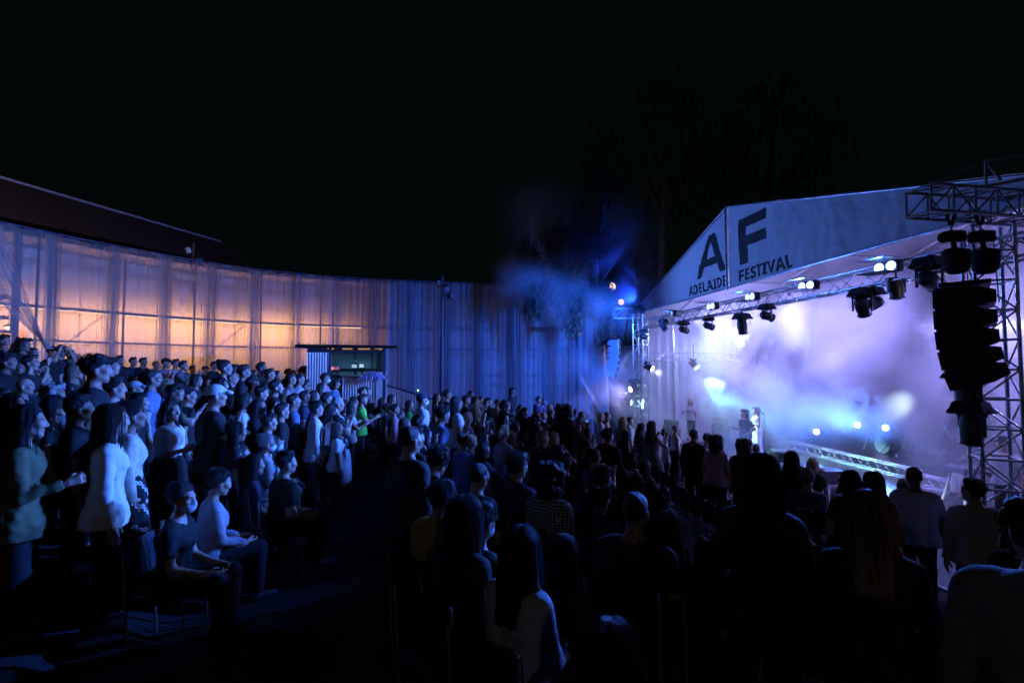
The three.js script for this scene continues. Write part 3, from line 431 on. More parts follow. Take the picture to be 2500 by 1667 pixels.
// ---------------------------------------------------------------- the sound booth
function corrugated(w, h, pitch, amp) { const n = Math.round(w / pitch * 8); return sheet(n, 2, (u, v) => V((u - 0.5) * w, v * h, amp * Math.cos(u * w / pitch * 6.2832))); }
{
  const d = 15.2, L = at(748, 950, d), R = at(936, 950, d), y0 = rel(-2.15), top = at(800, 842, d).y, w = R.x - L.x, t = thing('sound_booth', 'corrugated iron sound booth with a flat roof in front of the curtain', 'booth', V(L.x, y0, L.z), 0.22), H = top - y0, ctr = at(860, 923, d).y - y0;
  const pw = (at(798, 950, d).x - L.x), cx0 = at(832, 950, d).x - L.x, cx1 = at(912, 950, d).x - L.x;
  part('corrugated_panel', corrugated(pw, H - 0.12, 0.076, 0.016), M.corrug, t, V(pw / 2, 0, 0.02));
  part('corrugated_panel', corrugated(cx1 - cx0, ctr, 0.076, 0.016), M.corrug, t, V((cx0 + cx1) / 2, 0, 0.03));
  part('end_panel', rbox(w - cx1 + 0.02, ctr + 0.18, 0.05), M.tent, t, V((w + cx1) / 2, (ctr + 0.18) / 2, 0.04));
  part('counter_top', rbox(w - cx0 + 0.1, 0.05, 0.5), M.wood, t, V((w + cx0) / 2, ctr + 0.03, -0.18));
  const shade = mat('booth_lining', { rgb: [0.16, 0.2, 0.24], roughness: 0.8, bumpMap: grain, bumpScale: 0.003, ...DS });
  part('back_wall', rbox(w, H, 0.05), shade, t, V(w / 2, H / 2, -1.9)); part('side_wall', rbox(0.05, H, 1.9), shade, t, V(0.03, H / 2, -0.97)); part('side_wall', rbox(0.05, H, 1.9), shade, t, V(w - 0.03, H / 2, -0.97));
  for (const x of [pw + 0.04, (pw + cx1) / 2 - 0.06, (pw + cx1) / 2 + 0.45, cx1 - 0.05]) part('stud', rbox(0.07, H - 0.1, 0.09), x < pw + 0.1 ? M.navy : M.navy, t, V(x, H / 2, x < pw + 0.1 ? 0 : -1.8));
  part('corner_post', rbox(0.1, H - 0.06, 0.1), M.navy, t, V(w - 0.05, H / 2, 0.02)); part('corner_post', rbox(0.08, H * 0.5, 0.06), M.wood, t, V(w - 0.19, H * 0.7, -0.06));
  for (const y of [0.25, 0.5, 0.62]) part('shelf', rbox(w * 0.8, 0.03, 0.3), M.navy, t, V(w * 0.55, H * y + 0.3, -1.72));
  part('beam', rbox(w, 0.09, 0.08), M.navy, t, V(w / 2, H - 0.18, 0.0));
  const roof = part('roof', corrugated(w + 0.62, 2.4, 0.076, 0.012), M.corrug, t, V(w / 2 + 0.02, H + 0.0, 0.35), [-Math.PI / 2 + 0.03, 0, 0]);
  part('roof_fascia', rbox(w + 0.62, 0.1, 0.03), M.black, t, V(w / 2 + 0.02, H - 0.05, 0.37));
  // warm slots between the rafters under the roof: openings towards the lit wall
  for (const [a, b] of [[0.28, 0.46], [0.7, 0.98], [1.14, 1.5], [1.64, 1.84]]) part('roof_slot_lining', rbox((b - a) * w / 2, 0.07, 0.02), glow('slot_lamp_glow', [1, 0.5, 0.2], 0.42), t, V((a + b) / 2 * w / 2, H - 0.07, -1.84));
  // gear in the booth
  const scr = (label, sx, sy, rgb, k, ww, hh) => { const p = at(sx, sy, d + 0.8), o = thing('display_screen', label, 'screen', p, -0.12); part('bezel', rbox(ww + 0.04, hh + 0.04, 0.04), M.black, o); part('screen', rbox(ww, hh, 0.012, 0.004), glow('screen_glow_' + sx, rgb, k), o, V(0, 0, 0.022)); part('stand', rbox(0.04, 0.22, 0.04), M.black, o, V(0, -hh / 2 - 0.1, -0.03)); };
  scr('orange screen in the left of the sound booth', 810, 899, [1, 0.2, 0.08], 0.9, 0.16, 0.1); scr('dark red screen beside the orange one in the sound booth', 823, 899, [0.5, 0.05, 0.03], 0.4, 0.15, 0.1); scr('pale green screen at the back of the sound booth', 865, 894, [0.45, 0.75, 0.7], 0.55, 0.17, 0.1); scr('tilted white tablet screen in the sound booth', 883, 893, [0.7, 0.85, 0.95], 0.8, 0.14, 0.1);
  { const o = thing('desk_lamp', 'small shaded lamp over the desk in the sound booth', 'lamp', at(868, 880, d + 0.9)); part('lamp_bulb', new THREE.SphereGeometry(0.025, 12, 8), glow('desk_lamp_glow', [0.5, 0.8, 1], 0.8), o); part('lamp_shade', new THREE.ConeGeometry(0.07, 0.07, 16, 1, true), M.darkgrey, o, V(0, 0.03, 0)); const L = new THREE.PointLight(new THREE.Color(0.25, 0.6, 1), 2.6); L.position.set(0, -0.01, 0); L.name = 'desk_lamp_beam'; o.add(L); }
  const rack = thing('equipment_rack', 'black equipment rack with small white indicator lamps in the booth', 'rack', at(817, 918, d + 0.7).add(V(0, -0.4, 0)), -0.12); part('case', rbox(0.6, 0.9, 0.5, 0.02), M.black, rack); for (const [x, y] of [[-0.08, 0.3], [0.1, 0.3], [-0.1, 0.12], [0.06, 0.12]]) part('indicator_lamp', rbox(0.05, 0.02, 0.01, 0.003), glow('indicator_lamp_glow', [0.8, 0.95, 1], 0.8), rack, V(x, y, 0.256));
  const cable = thing('bagged_cover', 'crumpled violet plastic cover on the booth counter', 'cover', at(908, 928, d + 0.1));
  part('folds', sheet(50, 26, (u, v) => { const a = (u - 0.5) * 2, b = v; return V(a * 0.42, (0.26 - 0.2 * a * a) * Math.sin(b * 3.1) + 0.05 * Math.abs(noise(a * 5 + b * 3, b * 6, 2)), (b - 0.5) * 0.4 + 0.04 * noise(a * 8, b * 5, 1)); }), mat('violet_plastic', { rgb: [0.35, 0.3, 0.6], roughness: 0.3, ...DS }), cable);
}
{ // slatted ramp rail to the right of the booth
  const a = at(930, 936, 16.6), b = at(1068, 978, 16), t = thing('slatted_railing', 'dark slatted ramp railing right of the sound booth', 'railing', V(a.x, rel(-3), a.z)), q = b.clone().sub(a), n = 34;
  const o = V(0, a.y - rel(-3), 0);
  bar(o, o.clone().add(q), 0.03, M.navy, t, 'top_rail'); bar(o.clone().add(V(0, -0.62, 0)), o.clone().add(q).add(V(0, -0.62, 0)), 0.025, M.navy, t, 'bottom_rail');
  for (let i = 0; i <= n; i++) { const p = o.clone().addScaledVector(q, i / n); bar(p, p.clone().add(V(0, -0.62, 0)), 0.012, M.steel, t, 'slat', CYL6); }
}
{ const p = at(1020, 953, 15.8), t = thing('small_lamp', 'tiny white lamp at the end of the slatted railing', 'lamp', p); part('bulb', new THREE.SphereGeometry(0.025, 12, 8), glow('small_lamp_glow', [1, 0.95, 0.85], 3), t); bar(V(0, -0.02, 0), V(0, -0.7, 0), 0.01, M.black, t, 'stem'); }
// backstage box left of the stage
{
  const t = thing('backstage_wall', 'dark blue backstage wall between the curtain and the stage tower', 'wall');
  part('panel', prism([V(3.4, 0, -24.2), V(7.5, 0, -24.6), V(7.5, 0, -24.7), V(3.4, 0, -24.3)], rel(-3.6), rel(0.9)), mat('backstage_panel', { rgb: [0.1, 0.13, 0.2], roughness: 0.85 }), t);
  const p = at(1475, 835, 23.5); part('pink_panel', rbox(1.4, 1.5, 0.05), mat('pink_panel', { rgb: [0.45, 0.25, 0.25], roughness: 0.8 }), t, V(p.x - 0.2, p.y, p.z));
}
// ---------------------------------------------------------------- trees
const leafMat = mat('leaf', { physical: true, rgb: [0.07, 0.1, 0.06], roughness: 0.6, transmission: 0.35, thickness: 0, ...DS });
function leafGeo(l, w) { const g = new THREE.BufferGeometry(); g.setAttribute('position', new THREE.Float32BufferAttribute([0, 0, 0, -w, -l * 0.45, 0.004, w, -l * 0.45, 0.004, 0, -l, 0], 3)); g.setIndex([0, 1, 2, 1, 3, 2]); g.computeVertexNormals(); return g; }
function tree(label, base, limbs, crown, o) {
  const t = thing('gum_tree', label, 'tree', base), r = rng(o.seed);
  const bark = mat('pale_bark', { rgb: [0.32, 0.3, 0.27], roughness: 0.85, bumpMap: grain, bumpScale: 0.01 });
  const gs = [];
  for (const [a, b, r0, r1] of limbs) { const n = 6, c = new THREE.CatmullRomCurve3([a, a.clone().lerp(b, 0.5).add(V((r() - 0.5) * 0.5, 0.1, (r() - 0.5) * 0.5)), b]); const g = new THREE.TubeGeometry(c, n, 1, 8); const pos = g.attributes.position; for (let i = 0; i <= n; i++) for (let j = 0; j <= 8; j++) { const k = i * 9 + j, q = c.getPointAt(i / n), s = lerp(r0, r1, i / n); pos.setXYZ(k, q.x + (pos.getX(k) - q.x) * s, q.y + (pos.getY(k) - q.y) * s, q.z + (pos.getZ(k) - q.z) * s); } g.computeVertexNormals(); gs.push(g); }
  part('trunk', mergeGeometries(gs), bark, t);
  const list = [], q = new THREE.Quaternion(), e = new THREE.Euler();
  for (const [c, rad, n] of crown) for (let k = 0; k < n; k++) {
    const d = V(r() * 2 - 1, r() * 2 - 1, r() * 2 - 1); if (d.lengthSq() > 1) { k--; continue; } const p = c.clone().add(d.multiply(rad)), len = o.droop * (0.4 + r());
    const dx = (r() - 0.5) * 0.35, dz = (r() - 0.5) * 0.35;
    for (let i = 0, m = Math.max(2, Math.round(o.per * (0.6 + 0.8 * r()))); i < m; i++) { const f = i / m; e.set((r() - 0.5) * 1.1, r() * 6.28, (r() - 0.5) * 1.1); q.setFromEuler(e); list.push(new THREE.Matrix4().compose(V(p.x + dx * f + (r() - 0.5) * 0.12, p.y - len * f, p.z + dz * f + (r() - 0.5) * 0.12), q, V(1, 1, 1).multiplyScalar(0.7 + 0.6 * r()))); }
  }
  const im = new THREE.InstancedMesh(leafGeo(o.leaf, o.leaf * 0.14), leafMat, list.length); list.forEach((m, i) => im.setMatrixAt(i, m)); im.name = 'crown'; im.userData.kind = 'stuff'; t.add(im);
}
{
  const b = at(1472, 1000, 22.3); b.y = rel(-3.5); const O = (sx, sy, d) => at(sx, sy, d).sub(b);
  tree('weeping gum tree lit deep blue, drooping over the curtain left of the stage', b, [[V(0, 0, 0), O(1455, 760, 21.8), 0.3, 0.2], [O(1455, 760, 21.8), O(1380, 600, 21), 0.2, 0.09], [O(1455, 760, 21.8), O(1480, 480, 22), 0.18, 0.07], [O(1400, 640, 21.2), O(1300, 590, 20.4), 0.09, 0.03], [O(1440, 720, 21.7), O(1545, 560, 22.5), 0.1, 0.04], [O(1420, 700, 21.5), O(1400, 745, 20.8), 0.06, 0.03]],
    [[O(1345, 605, 20.6), V(1.5, 0.9, 1.2), 700], [O(1330, 680, 20.4), V(0.8, 0.6, 0.8), 420], [O(1395, 700, 20.6), V(0.75, 0.8, 0.8), 480], [O(1400, 760, 20.5), V(0.4, 0.35, 0.5), 200], [O(1418, 560, 21), V(1.3, 1.1, 1.2), 420], [O(1470, 720, 21.6), V(0.55, 0.9, 0.8), 380], [O(1480, 790, 21.5), V(0.3, 0.4, 0.4), 150], [O(1470, 470, 22), V(1.4, 1.5, 1.3), 190], [O(1450, 350, 22), V(0.9, 1.3, 1), 60], [O(1560, 620, 23), V(1.2, 1.4, 1.2), 240], [O(1300, 720, 20.3), V(0.35, 0.3, 0.4), 150], [O(1290, 650, 20.2), V(0.45, 0.35, 0.5), 180]], { seed: 5, droop: 0.7, per: 12, leaf: 0.17 });
  for (const [sx, d, seed, lab] of [[1620, 30, 8, 'tall dark tree behind the peak of the stage roof'], [1880, 31, 9, 'dark tree farther right behind the stage roof']]) {
    const c = at(sx, 900, d); c.y = rel(-3.4); const Q = (x, y) => at(x, y, d).sub(c);
    tree(lab, c, [[V(0, 0, 0), Q(sx, 520), 0.4, 0.22], [Q(sx, 540), Q(sx - 90, 330), 0.2, 0.06], [Q(sx, 540), Q(sx + 110, 300), 0.2, 0.06], [Q(sx, 520), Q(sx + 10, 210), 0.2, 0.05]], [[Q(sx - 90, 380), V(2.4, 2.6, 2.2), 240], [Q(sx + 110, 330), V(2.6, 2.8, 2.2), 260], [Q(sx, 240), V(2.2, 2, 2), 180], [Q(sx + 40, 470), V(3.4, 1.8, 2.4), 240]], { seed, droop: 0.8, per: 9, leaf: 0.22 });
  }
  const p = at(1493, 700, 26), t = thing('street_lamp', 'warm street lamp glimpsed through the leaves left of the stage roof', 'street lamp', V(p.x, rel(-3.4), p.z)); const h = p.y - rel(-3.4);
  bar(V(0, 0, 0), V(0, h, 0), 0.06, M.steel, t, 'pole'); part('lamp_globe', new THREE.SphereGeometry(0.22, 18, 12), glow('street_lamp_globe_glow', [1, 0.62, 0.25], 1.6), t, V(0, h, 0)); part('lamp_globe', new THREE.SphereGeometry(0.16, 18, 12), glow('street_lamp_globe_glow', [1, 0.62, 0.25], 1.6), t, V(0.5, h - 0.8, 0)); bar(V(0, h - 0.9, 0), V(0.5, h - 0.9, 0), 0.025, M.steel, t, 'arm');
  const L = new THREE.PointLight(new THREE.Color(1, 0.62, 0.25), 0.8); L.position.set(0, h, 0); L.name = 'street_lamp_glow'; L.shadow.radius = 8; t.add(L);
}
lamp('blue beam lamp on top of the far left tower aimed up at the gum tree', V(towerL.x - 0.1, rel(2.25), towerL.z + 0.1), at(1400, 560, 21.2), { lens: 'off', gain: 1, spot: [[0.012, 0.06, 1], 65, 0.75, 0.9], size: 0.9 });
{ // weak warm lamp behind the photographer, on the back wall of the seating
  const p = V(1.2, rel(1.9), 5.2), t = thing('bulkhead_lamp', 'weak warm lamp on a post behind the back row', 'lamp', p); part('lamp_globe', new THREE.SphereGeometry(0.09, 16, 10), glow('bulkhead_glow', [1, 0.75, 0.5], 1), t); bar(V(0, -0.05, 0.05), V(0, -3.6, 0.05), 0.04, M.black, t, 'post');
  const L = new THREE.PointLight(new THREE.Color(1, 0.75, 0.6), 3); L.name = 'bulkhead_lamp_glow'; L.shadow.radius = 3; t.add(L);
}
// ================================================================ people: bodies, clothes and hair meshed from distance fields
class Field {
  constructor(lo, hi, c) { this.lo = lo; this.c = c; this.nx = Math.ceil((hi.x - lo.x) / c) + 1; this.ny = Math.ceil((hi.y - lo.y) / c) + 1; this.nz = Math.ceil((hi.z - lo.z) / c) + 1; this.v = new Float32Array(this.nx * this.ny * this.nz).fill(9); }
  span(lo, hi, k) { const a = ['x', 'y', 'z'], n = [this.nx, this.ny, this.nz]; return a.map((q, i) => [Math.max(0, Math.floor((lo[q] - k - this.lo[q]) / this.c)), Math.min(n[i] - 1, Math.ceil((hi[q] + k - this.lo[q]) / this.c))]); }
  put(lo, hi, pad, k, dist) {
    const [[x0, x1], [y0, y1], [z0, z1]] = this.span(lo, hi, pad), { c, nx, ny, v } = this;
    for (let z = z0; z <= z1; z++) for (let y = y0; y <= y1; y++) { let i = (z * ny + y) * nx + x0; for (let x = x0; x <= x1; x++, i++) {
      const d = dist(this.lo.x + x * c, this.lo.y + y * c, this.lo.z + z * c), o = v[i];
      if (o > 8) v[i] = d; else { const h = Math.max(k - Math.abs(o - d), 0); v[i] = Math.min(o, d) - h * h / (4 * k); } } }
    return this;
  }
  cap(a, b, ra, rb = ra, k = 0.03, flat = false) {
    const r = Math.max(ra, rb), dx = b.x - a.x, dy = b.y - a.y, dz = b.z - a.z, l2 = dx * dx + dy * dy + dz * dz + 1e-9, l = Math.sqrt(l2);
    return this.put(V(Math.min(a.x, b.x), Math.min(a.y, b.y), Math.min(a.z, b.z)), V(Math.max(a.x, b.x), Math.max(a.y, b.y), Math.max(a.z, b.z)), r + k + 2 * this.c, k, (x, y, z) => {
      const px = x - a.x, py = y - a.y, pz = z - a.z, u = (px * dx + py * dy + pz * dz) / l2, t = u < 0 ? 0 : u > 1 ? 1 : u, qx = px - dx * t, qy = py - dy * t, qz = pz - dz * t;
      const d = Math.sqrt(qx * qx + qy * qy + qz * qz) - (ra + (rb - ra) * t); return flat && u > 0.9 ? Math.max(d, (u - 1) * l) : d; });
  }
  ell(o, rx, ry, rz, k = 0.02) {
    const m = Math.min(rx, ry, rz); return this.put(V(o.x - rx, o.y - ry, o.z - rz), V(o.x + rx, o.y + ry, o.z + rz), k + 2 * this.c, k, (x, y, z) => { const a = (x - o.x) / rx, b = (y - o.y) / ry, e = (z - o.z) / rz, q = Math.sqrt(a * a + b * b + e * e), g = Math.sqrt((a / rx) ** 2 + (b / ry) ** 2 + (e / rz) ** 2); return q < 1e-6 ? -m : q * (q - 1) / Math.max(g, 1e-6); });
  }
  each(f, band = 0.08) { const { c, nx, ny, nz, v } = this; let i = 0; for (let z = 0; z < nz; z++) for (let y = 0; y < ny; y++) for (let x = 0; x < nx; x++, i++) if (v[i] < band) v[i] = f(v[i], this.lo.x + x * c, this.lo.y + y * c, this.lo.z + z * c); return this; }
  mesh(color) { // surface nets
    const { nx, ny, nz, c, v } = this, at = new Int32Array(nx * ny * nz).fill(-1), P = [], I = [], sy = nx, sz = nx * ny;
    const E = [[0, 1], [0, sy], [0, sz], [1, 1 + sy], [1, 1 + sz], [sy, sy + 1], [sy, sy + sz], [sz, sz + 1], [sz, sz + sy], [1 + sy, 1 + sy + sz], [1 + sz, 1 + sy + sz], [sy + sz, 1 + sy + sz]], X = (o) => [o === 1 || o === 1 + sy || o === 1 + sz || o === 1 + sy + sz ? 1 : 0, o === sy || o === 1 + sy || o === sy + sz || o === 1 + sy + sz ? 1 : 0, o >= sz ? 1 : 0], EX = E.map(([a, b]) => [a, b, X(a), X(b)]);
    for (let z = 0; z < nz - 1; z++) for (let y = 0; y < ny - 1; y++) for (let x = 0; x < nx - 1; x++) {
      const i = x + y * sy + z * sz, s = v[i] < 0; if ((v[i + 1] < 0) === s && (v[i + sy] < 0) === s && (v[i + sz] < 0) === s && (v[i + 1 + sy] < 0) === s && (v[i + 1 + sz] < 0) === s && (v[i + sy + sz] < 0) === s && (v[i + 1 + sy + sz] < 0) === s) continue;
      let n = 0, px = 0, py = 0, pz = 0; for (const [a, b, A, B] of EX) { const p = v[i + a], q = v[i + b]; if ((p < 0) === (q < 0)) continue; const t = p / (p - q); px += A[0] + (B[0] - A[0]) * t; py += A[1] + (B[1] - A[1]) * t; pz += A[2] + (B[2] - A[2]) * t; n++; }
      at[i] = P.length / 3; P.push(this.lo.x + (x + px / n) * c, this.lo.y + (y + py / n) * c, this.lo.z + (z + pz / n) * c);
    }
    const quad = (a, b, d, e, flip) => { a = at[a]; b = at[b]; d = at[d]; e = at[e]; if (a < 0 || b < 0 || d < 0 || e < 0) return; flip ? I.push(a, b, d, d, b, e) : I.push(a, d, b, b, d, e); };
    for (let z = 1; z < nz - 1; z++) for (let y = 1; y < ny - 1; y++) for (let x = 1; x < nx - 1; x++) {
      const i = x + y * sy + z * sz, s = v[i] < 0; if ((v[i + 1] < 0) !== s) quad(i - sy - sz, i - sz, i - sy, i, s); if ((v[i + sy] < 0) !== s) quad(i - 1 - sz, i - 1, i - sz, i, s); if ((v[i + sz] < 0) !== s) quad(i - 1 - sy, i - sy, i - 1, i, s);
    }
    return geo(P, I, color);
  }
}
function geo(P, I, color) { // uv wraps round the upright axis, in metres; colour per vertex where asked
  const g = new THREE.BufferGeometry(), uv = new Float32Array(P.length / 3 * 2); g.setAttribute('position', new THREE.Float32BufferAttribute(P, 3));
  for (let i = 0; i < P.length / 3; i++) { uv[2 * i] = Math.atan2(P[3 * i], P[3 * i + 2]) * 0.18 * 5; uv[2 * i + 1] = P[3 * i + 1] * 5; }
  g.setAttribute('uv', new THREE.BufferAttribute(uv, 2)); g.setIndex(I); g.computeVertexNormals();
  const col = new Float32Array(P.length).fill(1); if (color) for (let i = 0; i < P.length; i += 3) { const k = color(P[i], P[i + 1], P[i + 2]); if (k) col.set(k, i); } g.setAttribute('color', new THREE.BufferAttribute(col, 3)); return g;
}
const memo = new Map(), once = (k, f) => { if (!memo.has(k)) memo.set(k, f()); return memo.get(k); };
const LOD = [{ body: 0.026, head: 0.0058, hand: 0.0058, top: 0.0125, bot: 0.024, hair: 0.0085 }, { body: 0.034, head: 0.0095, hand: 0.0095, top: 0.021, bot: 0.034, hair: 0.0125 }, { body: 0.045, head: 0.0135, hand: 0.0135, top: 0.03, bot: 0.045, hair: 0.0185 }];
// ---- the head, in its own frame: eyes at y = 0, looking along +z, top at 0.113
const headGeo = (f, lod, v) => once(['head', f, lod, v].join(), () => {
  const q = new Field(V(-0.13, -0.19, -0.14), V(0.13, 0.14, 0.15), LOD[lod].head), w = f ? 0.95 : 1, j = [0, 0.006, -0.004][v];
  q.ell(V(0, 0.026, -0.014), 0.074 * w, 0.086, 0.094, 0.02).ell(V(0, -0.03, 0.028), 0.057 * w, 0.078, 0.06, 0.03);
  for (const s of [-1, 1]) q.cap(V(s * 0.047 * w, -0.055, 0.002), V(s * 0.012, -0.094, 0.058), 0.02, 0.018, 0.03).ell(V(s * 0.042 * w, -0.018, 0.058), 0.022, 0.02, 0.022, 0.03);
  q.ell(V(0, -0.1 - j, 0.06), 0.018 * w, 0.016, 0.018, 0.025);
  q.cap(V(-0.034, 0.02, 0.076), V(0.034, 0.02, 0.076), f ? 0.009 : 0.012, undefined, 0.025);
  q.each((d, x, y, z) => { for (const s of [-1, 1]) { const e = Math.hypot(x - s * 0.031, y - 0.001, (z - 0.094) * 0.8) - 0.015, h = Math.max(0.016 - Math.abs(d + e), 0); d = Math.max(d, -e) + h * h / 0.064; } return d; });
  q.cap(V(0, 0.008, 0.084), V(0, -0.029, 0.099 + j), 0.0085, 0.0115, 0.018).ell(V(-0.011, -0.036, 0.092), 0.009, 0.008, 0.01, 0.01).ell(V(0.011, -0.036, 0.092), 0.009, 0.008, 0.01, 0.01);
  for (const s of [-1, 1]) q.ell(V(s * 0.031, 0.001, 0.0735), 0.0145, 0.0105, 0.0125, 0.007);
  q.cap(V(-0.017, -0.0645, 0.083), V(0.017, -0.0645, 0.083), 0.0058, undefined, 0.01).cap(V(-0.012, -0.073, 0.083), V(0.012, -0.073, 0.083), 0.0062, undefined, 0.008);
  for (const s of [-1, 1]) q.ell(V(s * 0.077 * w, -0.012, -0.014), 0.009, 0.031, 0.02, 0.012);
  q.cap(V(0, -0.06, -0.018), V(0, -0.18, -0.03), f ? 0.044 : 0.053, f ? 0.046 : 0.057, 0.03);
  return q.mesh((x, y, z) => { const ex = Math.abs(Math.abs(x) - 0.031), ey = y - 0.001; if (z > 0.07 && ex * ex * 0.45 + ey * ey * 1.8 < 0.00006) return ex * ex + ey * ey < 0.000038 ? [0.05, 0.05, 0.06] : [1.1, 1.25, 1.4];
    if (z > 0.07 && ex < 0.014 && ey > 0.0055 && ey < 0.0095) return [0.4, 0.36, 0.36];
    if (z > 0.07 && ex < 0.02 && y > 0.016 && y < 0.026) return [0.22, 0.2, 0.2]; if (z > 0.075 && Math.abs(x) < 0.021 && y < -0.059 && y > -0.08) return [0.85, 0.62, 0.6]; return null; });
});
// ---- the right/left hand, in its own frame: wrist at the origin, fingers along +y, palm facing +z, thumb towards +x
const handGeo = (lod, grip) => once(['hand', lod, grip].join(), () => {
  const q = new Field(V(-0.07, -0.04, -0.05), V(0.09, 0.22, 0.13), LOD[lod].hand), curl = [0.12, 0.55, 0.95][grip];
  q.cap(V(0, -0.03, 0), V(0, 0.02, 0), 0.026, 0.025, 0.02); for (const x of [-0.026, -0.009, 0.009, 0.026]) q.cap(V(x * 0.6, 0.015, 0), V(x, 0.085, 0), 0.0145, 0.0125, 0.014);
  [[-0.031, 0.068, 0.0075], [-0.011, 0.082, 0.0085], [0.011, 0.09, 0.009], [0.031, 0.08, 0.0085]].forEach(([x, L, r], i) => { let p = V(x * 0.92, 0.09, 0), a = curl * (0.7 + 0.1 * i); for (let s = 0; s < 3; s++) { const l = L * [0.45, 0.3, 0.25][s], n = p.clone().add(V(x * 0.12 * l / 0.03, Math.cos(a) * l, Math.sin(a) * l)); q.cap(p, n, r * (1 - 0.08 * s), r * (0.93 - 0.08 * s), 0.006); p = n; a += curl * 1.15; } });
  q.cap(V(0.02, 0.025, 0.004), V(0.047, 0.055, 0.02), 0.014, 0.011, 0.012).cap(V(0.047, 0.055, 0.02), V(0.053 - 0.012 * grip, 0.092, 0.03 + 0.012 * grip), 0.0105, 0.0085, 0.006); return q.mesh();
});
// ---- poses: directions of upper arm and forearm in the torso's frame (x outwards)
const ARMS = {
  down: [[0.24, -1, 0.0], [0.02, -1, 0.22], 0], cross: [[0.3, -0.9, 0.32], [-0.9, 0.12, 0.42], 1], phone: [[0.16, -0.62, 0.76], [-0.3, 0.82, 0.5], 2], cup: [[0.14, -0.95, 0.16], [-0.12, 0.3, 1], 2], mouth: [[0.12, -0.78, 0.55], [-0.42, 0.9, 0.28], 1],
  raise: [[0.45, 0.75, 0.25], [-0.12, 1, 0.12], 1], clap: [[0.16, -0.86, 0.42], [-0.5, 0.4, 0.8], 0], lap: [[0.12, -0.95, 0.25], [-0.28, -0.2, 0.95], 1], hips: [[0.6, -0.75, -0.15], [-0.65, -0.55, 0.5], 1], point: [[0.1, -0.72, 0.66], [-0.1, 0.1, 1], 0], head: [[0.35, 0.2, 0.85], [-0.5, 0.8, -0.05], 1], back: [[0.22, -0.95, -0.2], [-0.1, -0.85, 0.5], 1], neck: [[0.5, -0.35, 0.6], [-0.7, 0.75, -0.2], 1],
};
const POSES = { stand: ['down', 'down'], cross: ['cross', 'cross'], phone: ['phone', 'phone'], phone1: ['phone', 'down'], cup: ['cup', 'down'], mouth: ['mouth', 'down'], raise: ['raise', 'raise'], clap: ['clap', 'clap'], sit: ['lap', 'lap'], sitmouth: ['mouth', 'lap'], sitphone: ['cup', 'cup'], hips: ['hips', 'down'], point: ['point', 'down'], face: ['head', 'head'], bend: ['down', 'down'], guitar: ['cup', 'hips'], sing: ['mouth', 'cup'], drum: ['clap', 'cup'], sitcross: ['cross', 'cross'], neckhand: ['neck', 'down'] };
function skeleton(f, pose, o = {}) {
  const sit = pose.startsWith('sit') || pose === 'drum', lean = o.lean ?? (pose === 'bend' ? 0.75 : sit ? 0.1 : 0.03), hip = V(0, sit ? 0.53 : 0.93, pose === 'bend' ? -0.12 : 0), rot = new THREE.Quaternion().setFromEuler(new THREE.Euler(lean, o.twist ?? 0, o.side ?? 0));
  const T = (x, y, z) => V(x, y, z).applyQuaternion(rot).add(hip), D = (a, s) => V(a[0] * s, a[1], a[2]).normalize().applyQuaternion(rot), sh = (f ? 0.158 : 0.183) * (o.wide ?? 1), k = o.wide ?? 1;
  const hq = rot.clone().multiply(new THREE.Quaternion().setFromEuler(new THREE.Euler((o.hp ?? 0) - lean * 0.7, o.hy ?? 0, o.hs ?? 0, 'YXZ'))), neckTop = T(0, 0.562, -0.012), hc = V(0, 0.113, 0.03).applyQuaternion(hq).add(neckTop);
  const P = POSES[pose] ?? POSES.stand, arms = [-1, 1].map((s, i) => { const a = ARMS[P[i]], S = T(s * sh, 0.43, -0.008), u = D(a[0], s), fd = D(pose.endsWith('cross') && i ? [a[1][0], a[1][1] + 0.16, a[1][2] + 0.1] : a[1], s), E = S.clone().addScaledVector(u, 0.285), W = E.clone().addScaledVector(fd, 0.245); return { S, E, W, u, fd, grip: a[2], s }; });
  const legs = [-1, 1].map((s) => sit ? { H: hip.clone().add(V(s * 0.09, -0.01, 0)), K: hip.clone().add(V(s * 0.12, -0.01, 0.43)), A: V(s * 0.12, 0.075, 0.43) } : { H: V(s * 0.09, 0.91, hip.z), K: V(s * (0.1 + (o.st ?? 0)), 0.5, 0.02 + (pose === 'bend' ? -0.02 : 0)), A: V(s * (0.105 + 1.6 * (o.st ?? 0)), 0.075, -0.02) });
  const top = V(0, 0.113, -0.01).applyQuaternion(hq).add(hc);
  return { f, sit, hip, rot, T, hq, hc, arms, legs, sh, top, k, up: V(0, 1, 0).applyQuaternion(rot) };
}
const ROWS = (f) => f ? [[-0.05, 0.098, 0.112, 0], [0.07, 0.072, 0.1, 0], [0.16, 0.056, 0.09, 0], [0.27, 0.07, 0.098, 0], [0.37, 0.088, 0.096, 0], [0.432, 0.108, 0.054, -0.008]] : [[-0.05, 0.09, 0.112, 0], [0.07, 0.082, 0.105, 0], [0.17, 0.082, 0.102, 0], [0.29, 0.102, 0.112, 0], [0.39, 0.118, 0.108, 0.004], [0.432, 0.132, 0.06, -0.008]];
const bounds = (sk, pad) => { const lo = V(9, 9, 9), hi = V(-9, -9, -9); for (const p of [sk.hip, sk.T(0, 0.56, 0), sk.T(0.2, 0.4, 0.1), sk.T(-0.2, 0.4, -0.14), ...sk.arms.flatMap((a) => [a.S, a.E, a.W]), ...sk.legs.flatMap((l) => [l.H, l.K, l.A])]) { lo.min(p); hi.max(p); } return [lo.subScalar(pad), hi.addScalar(pad)]; };
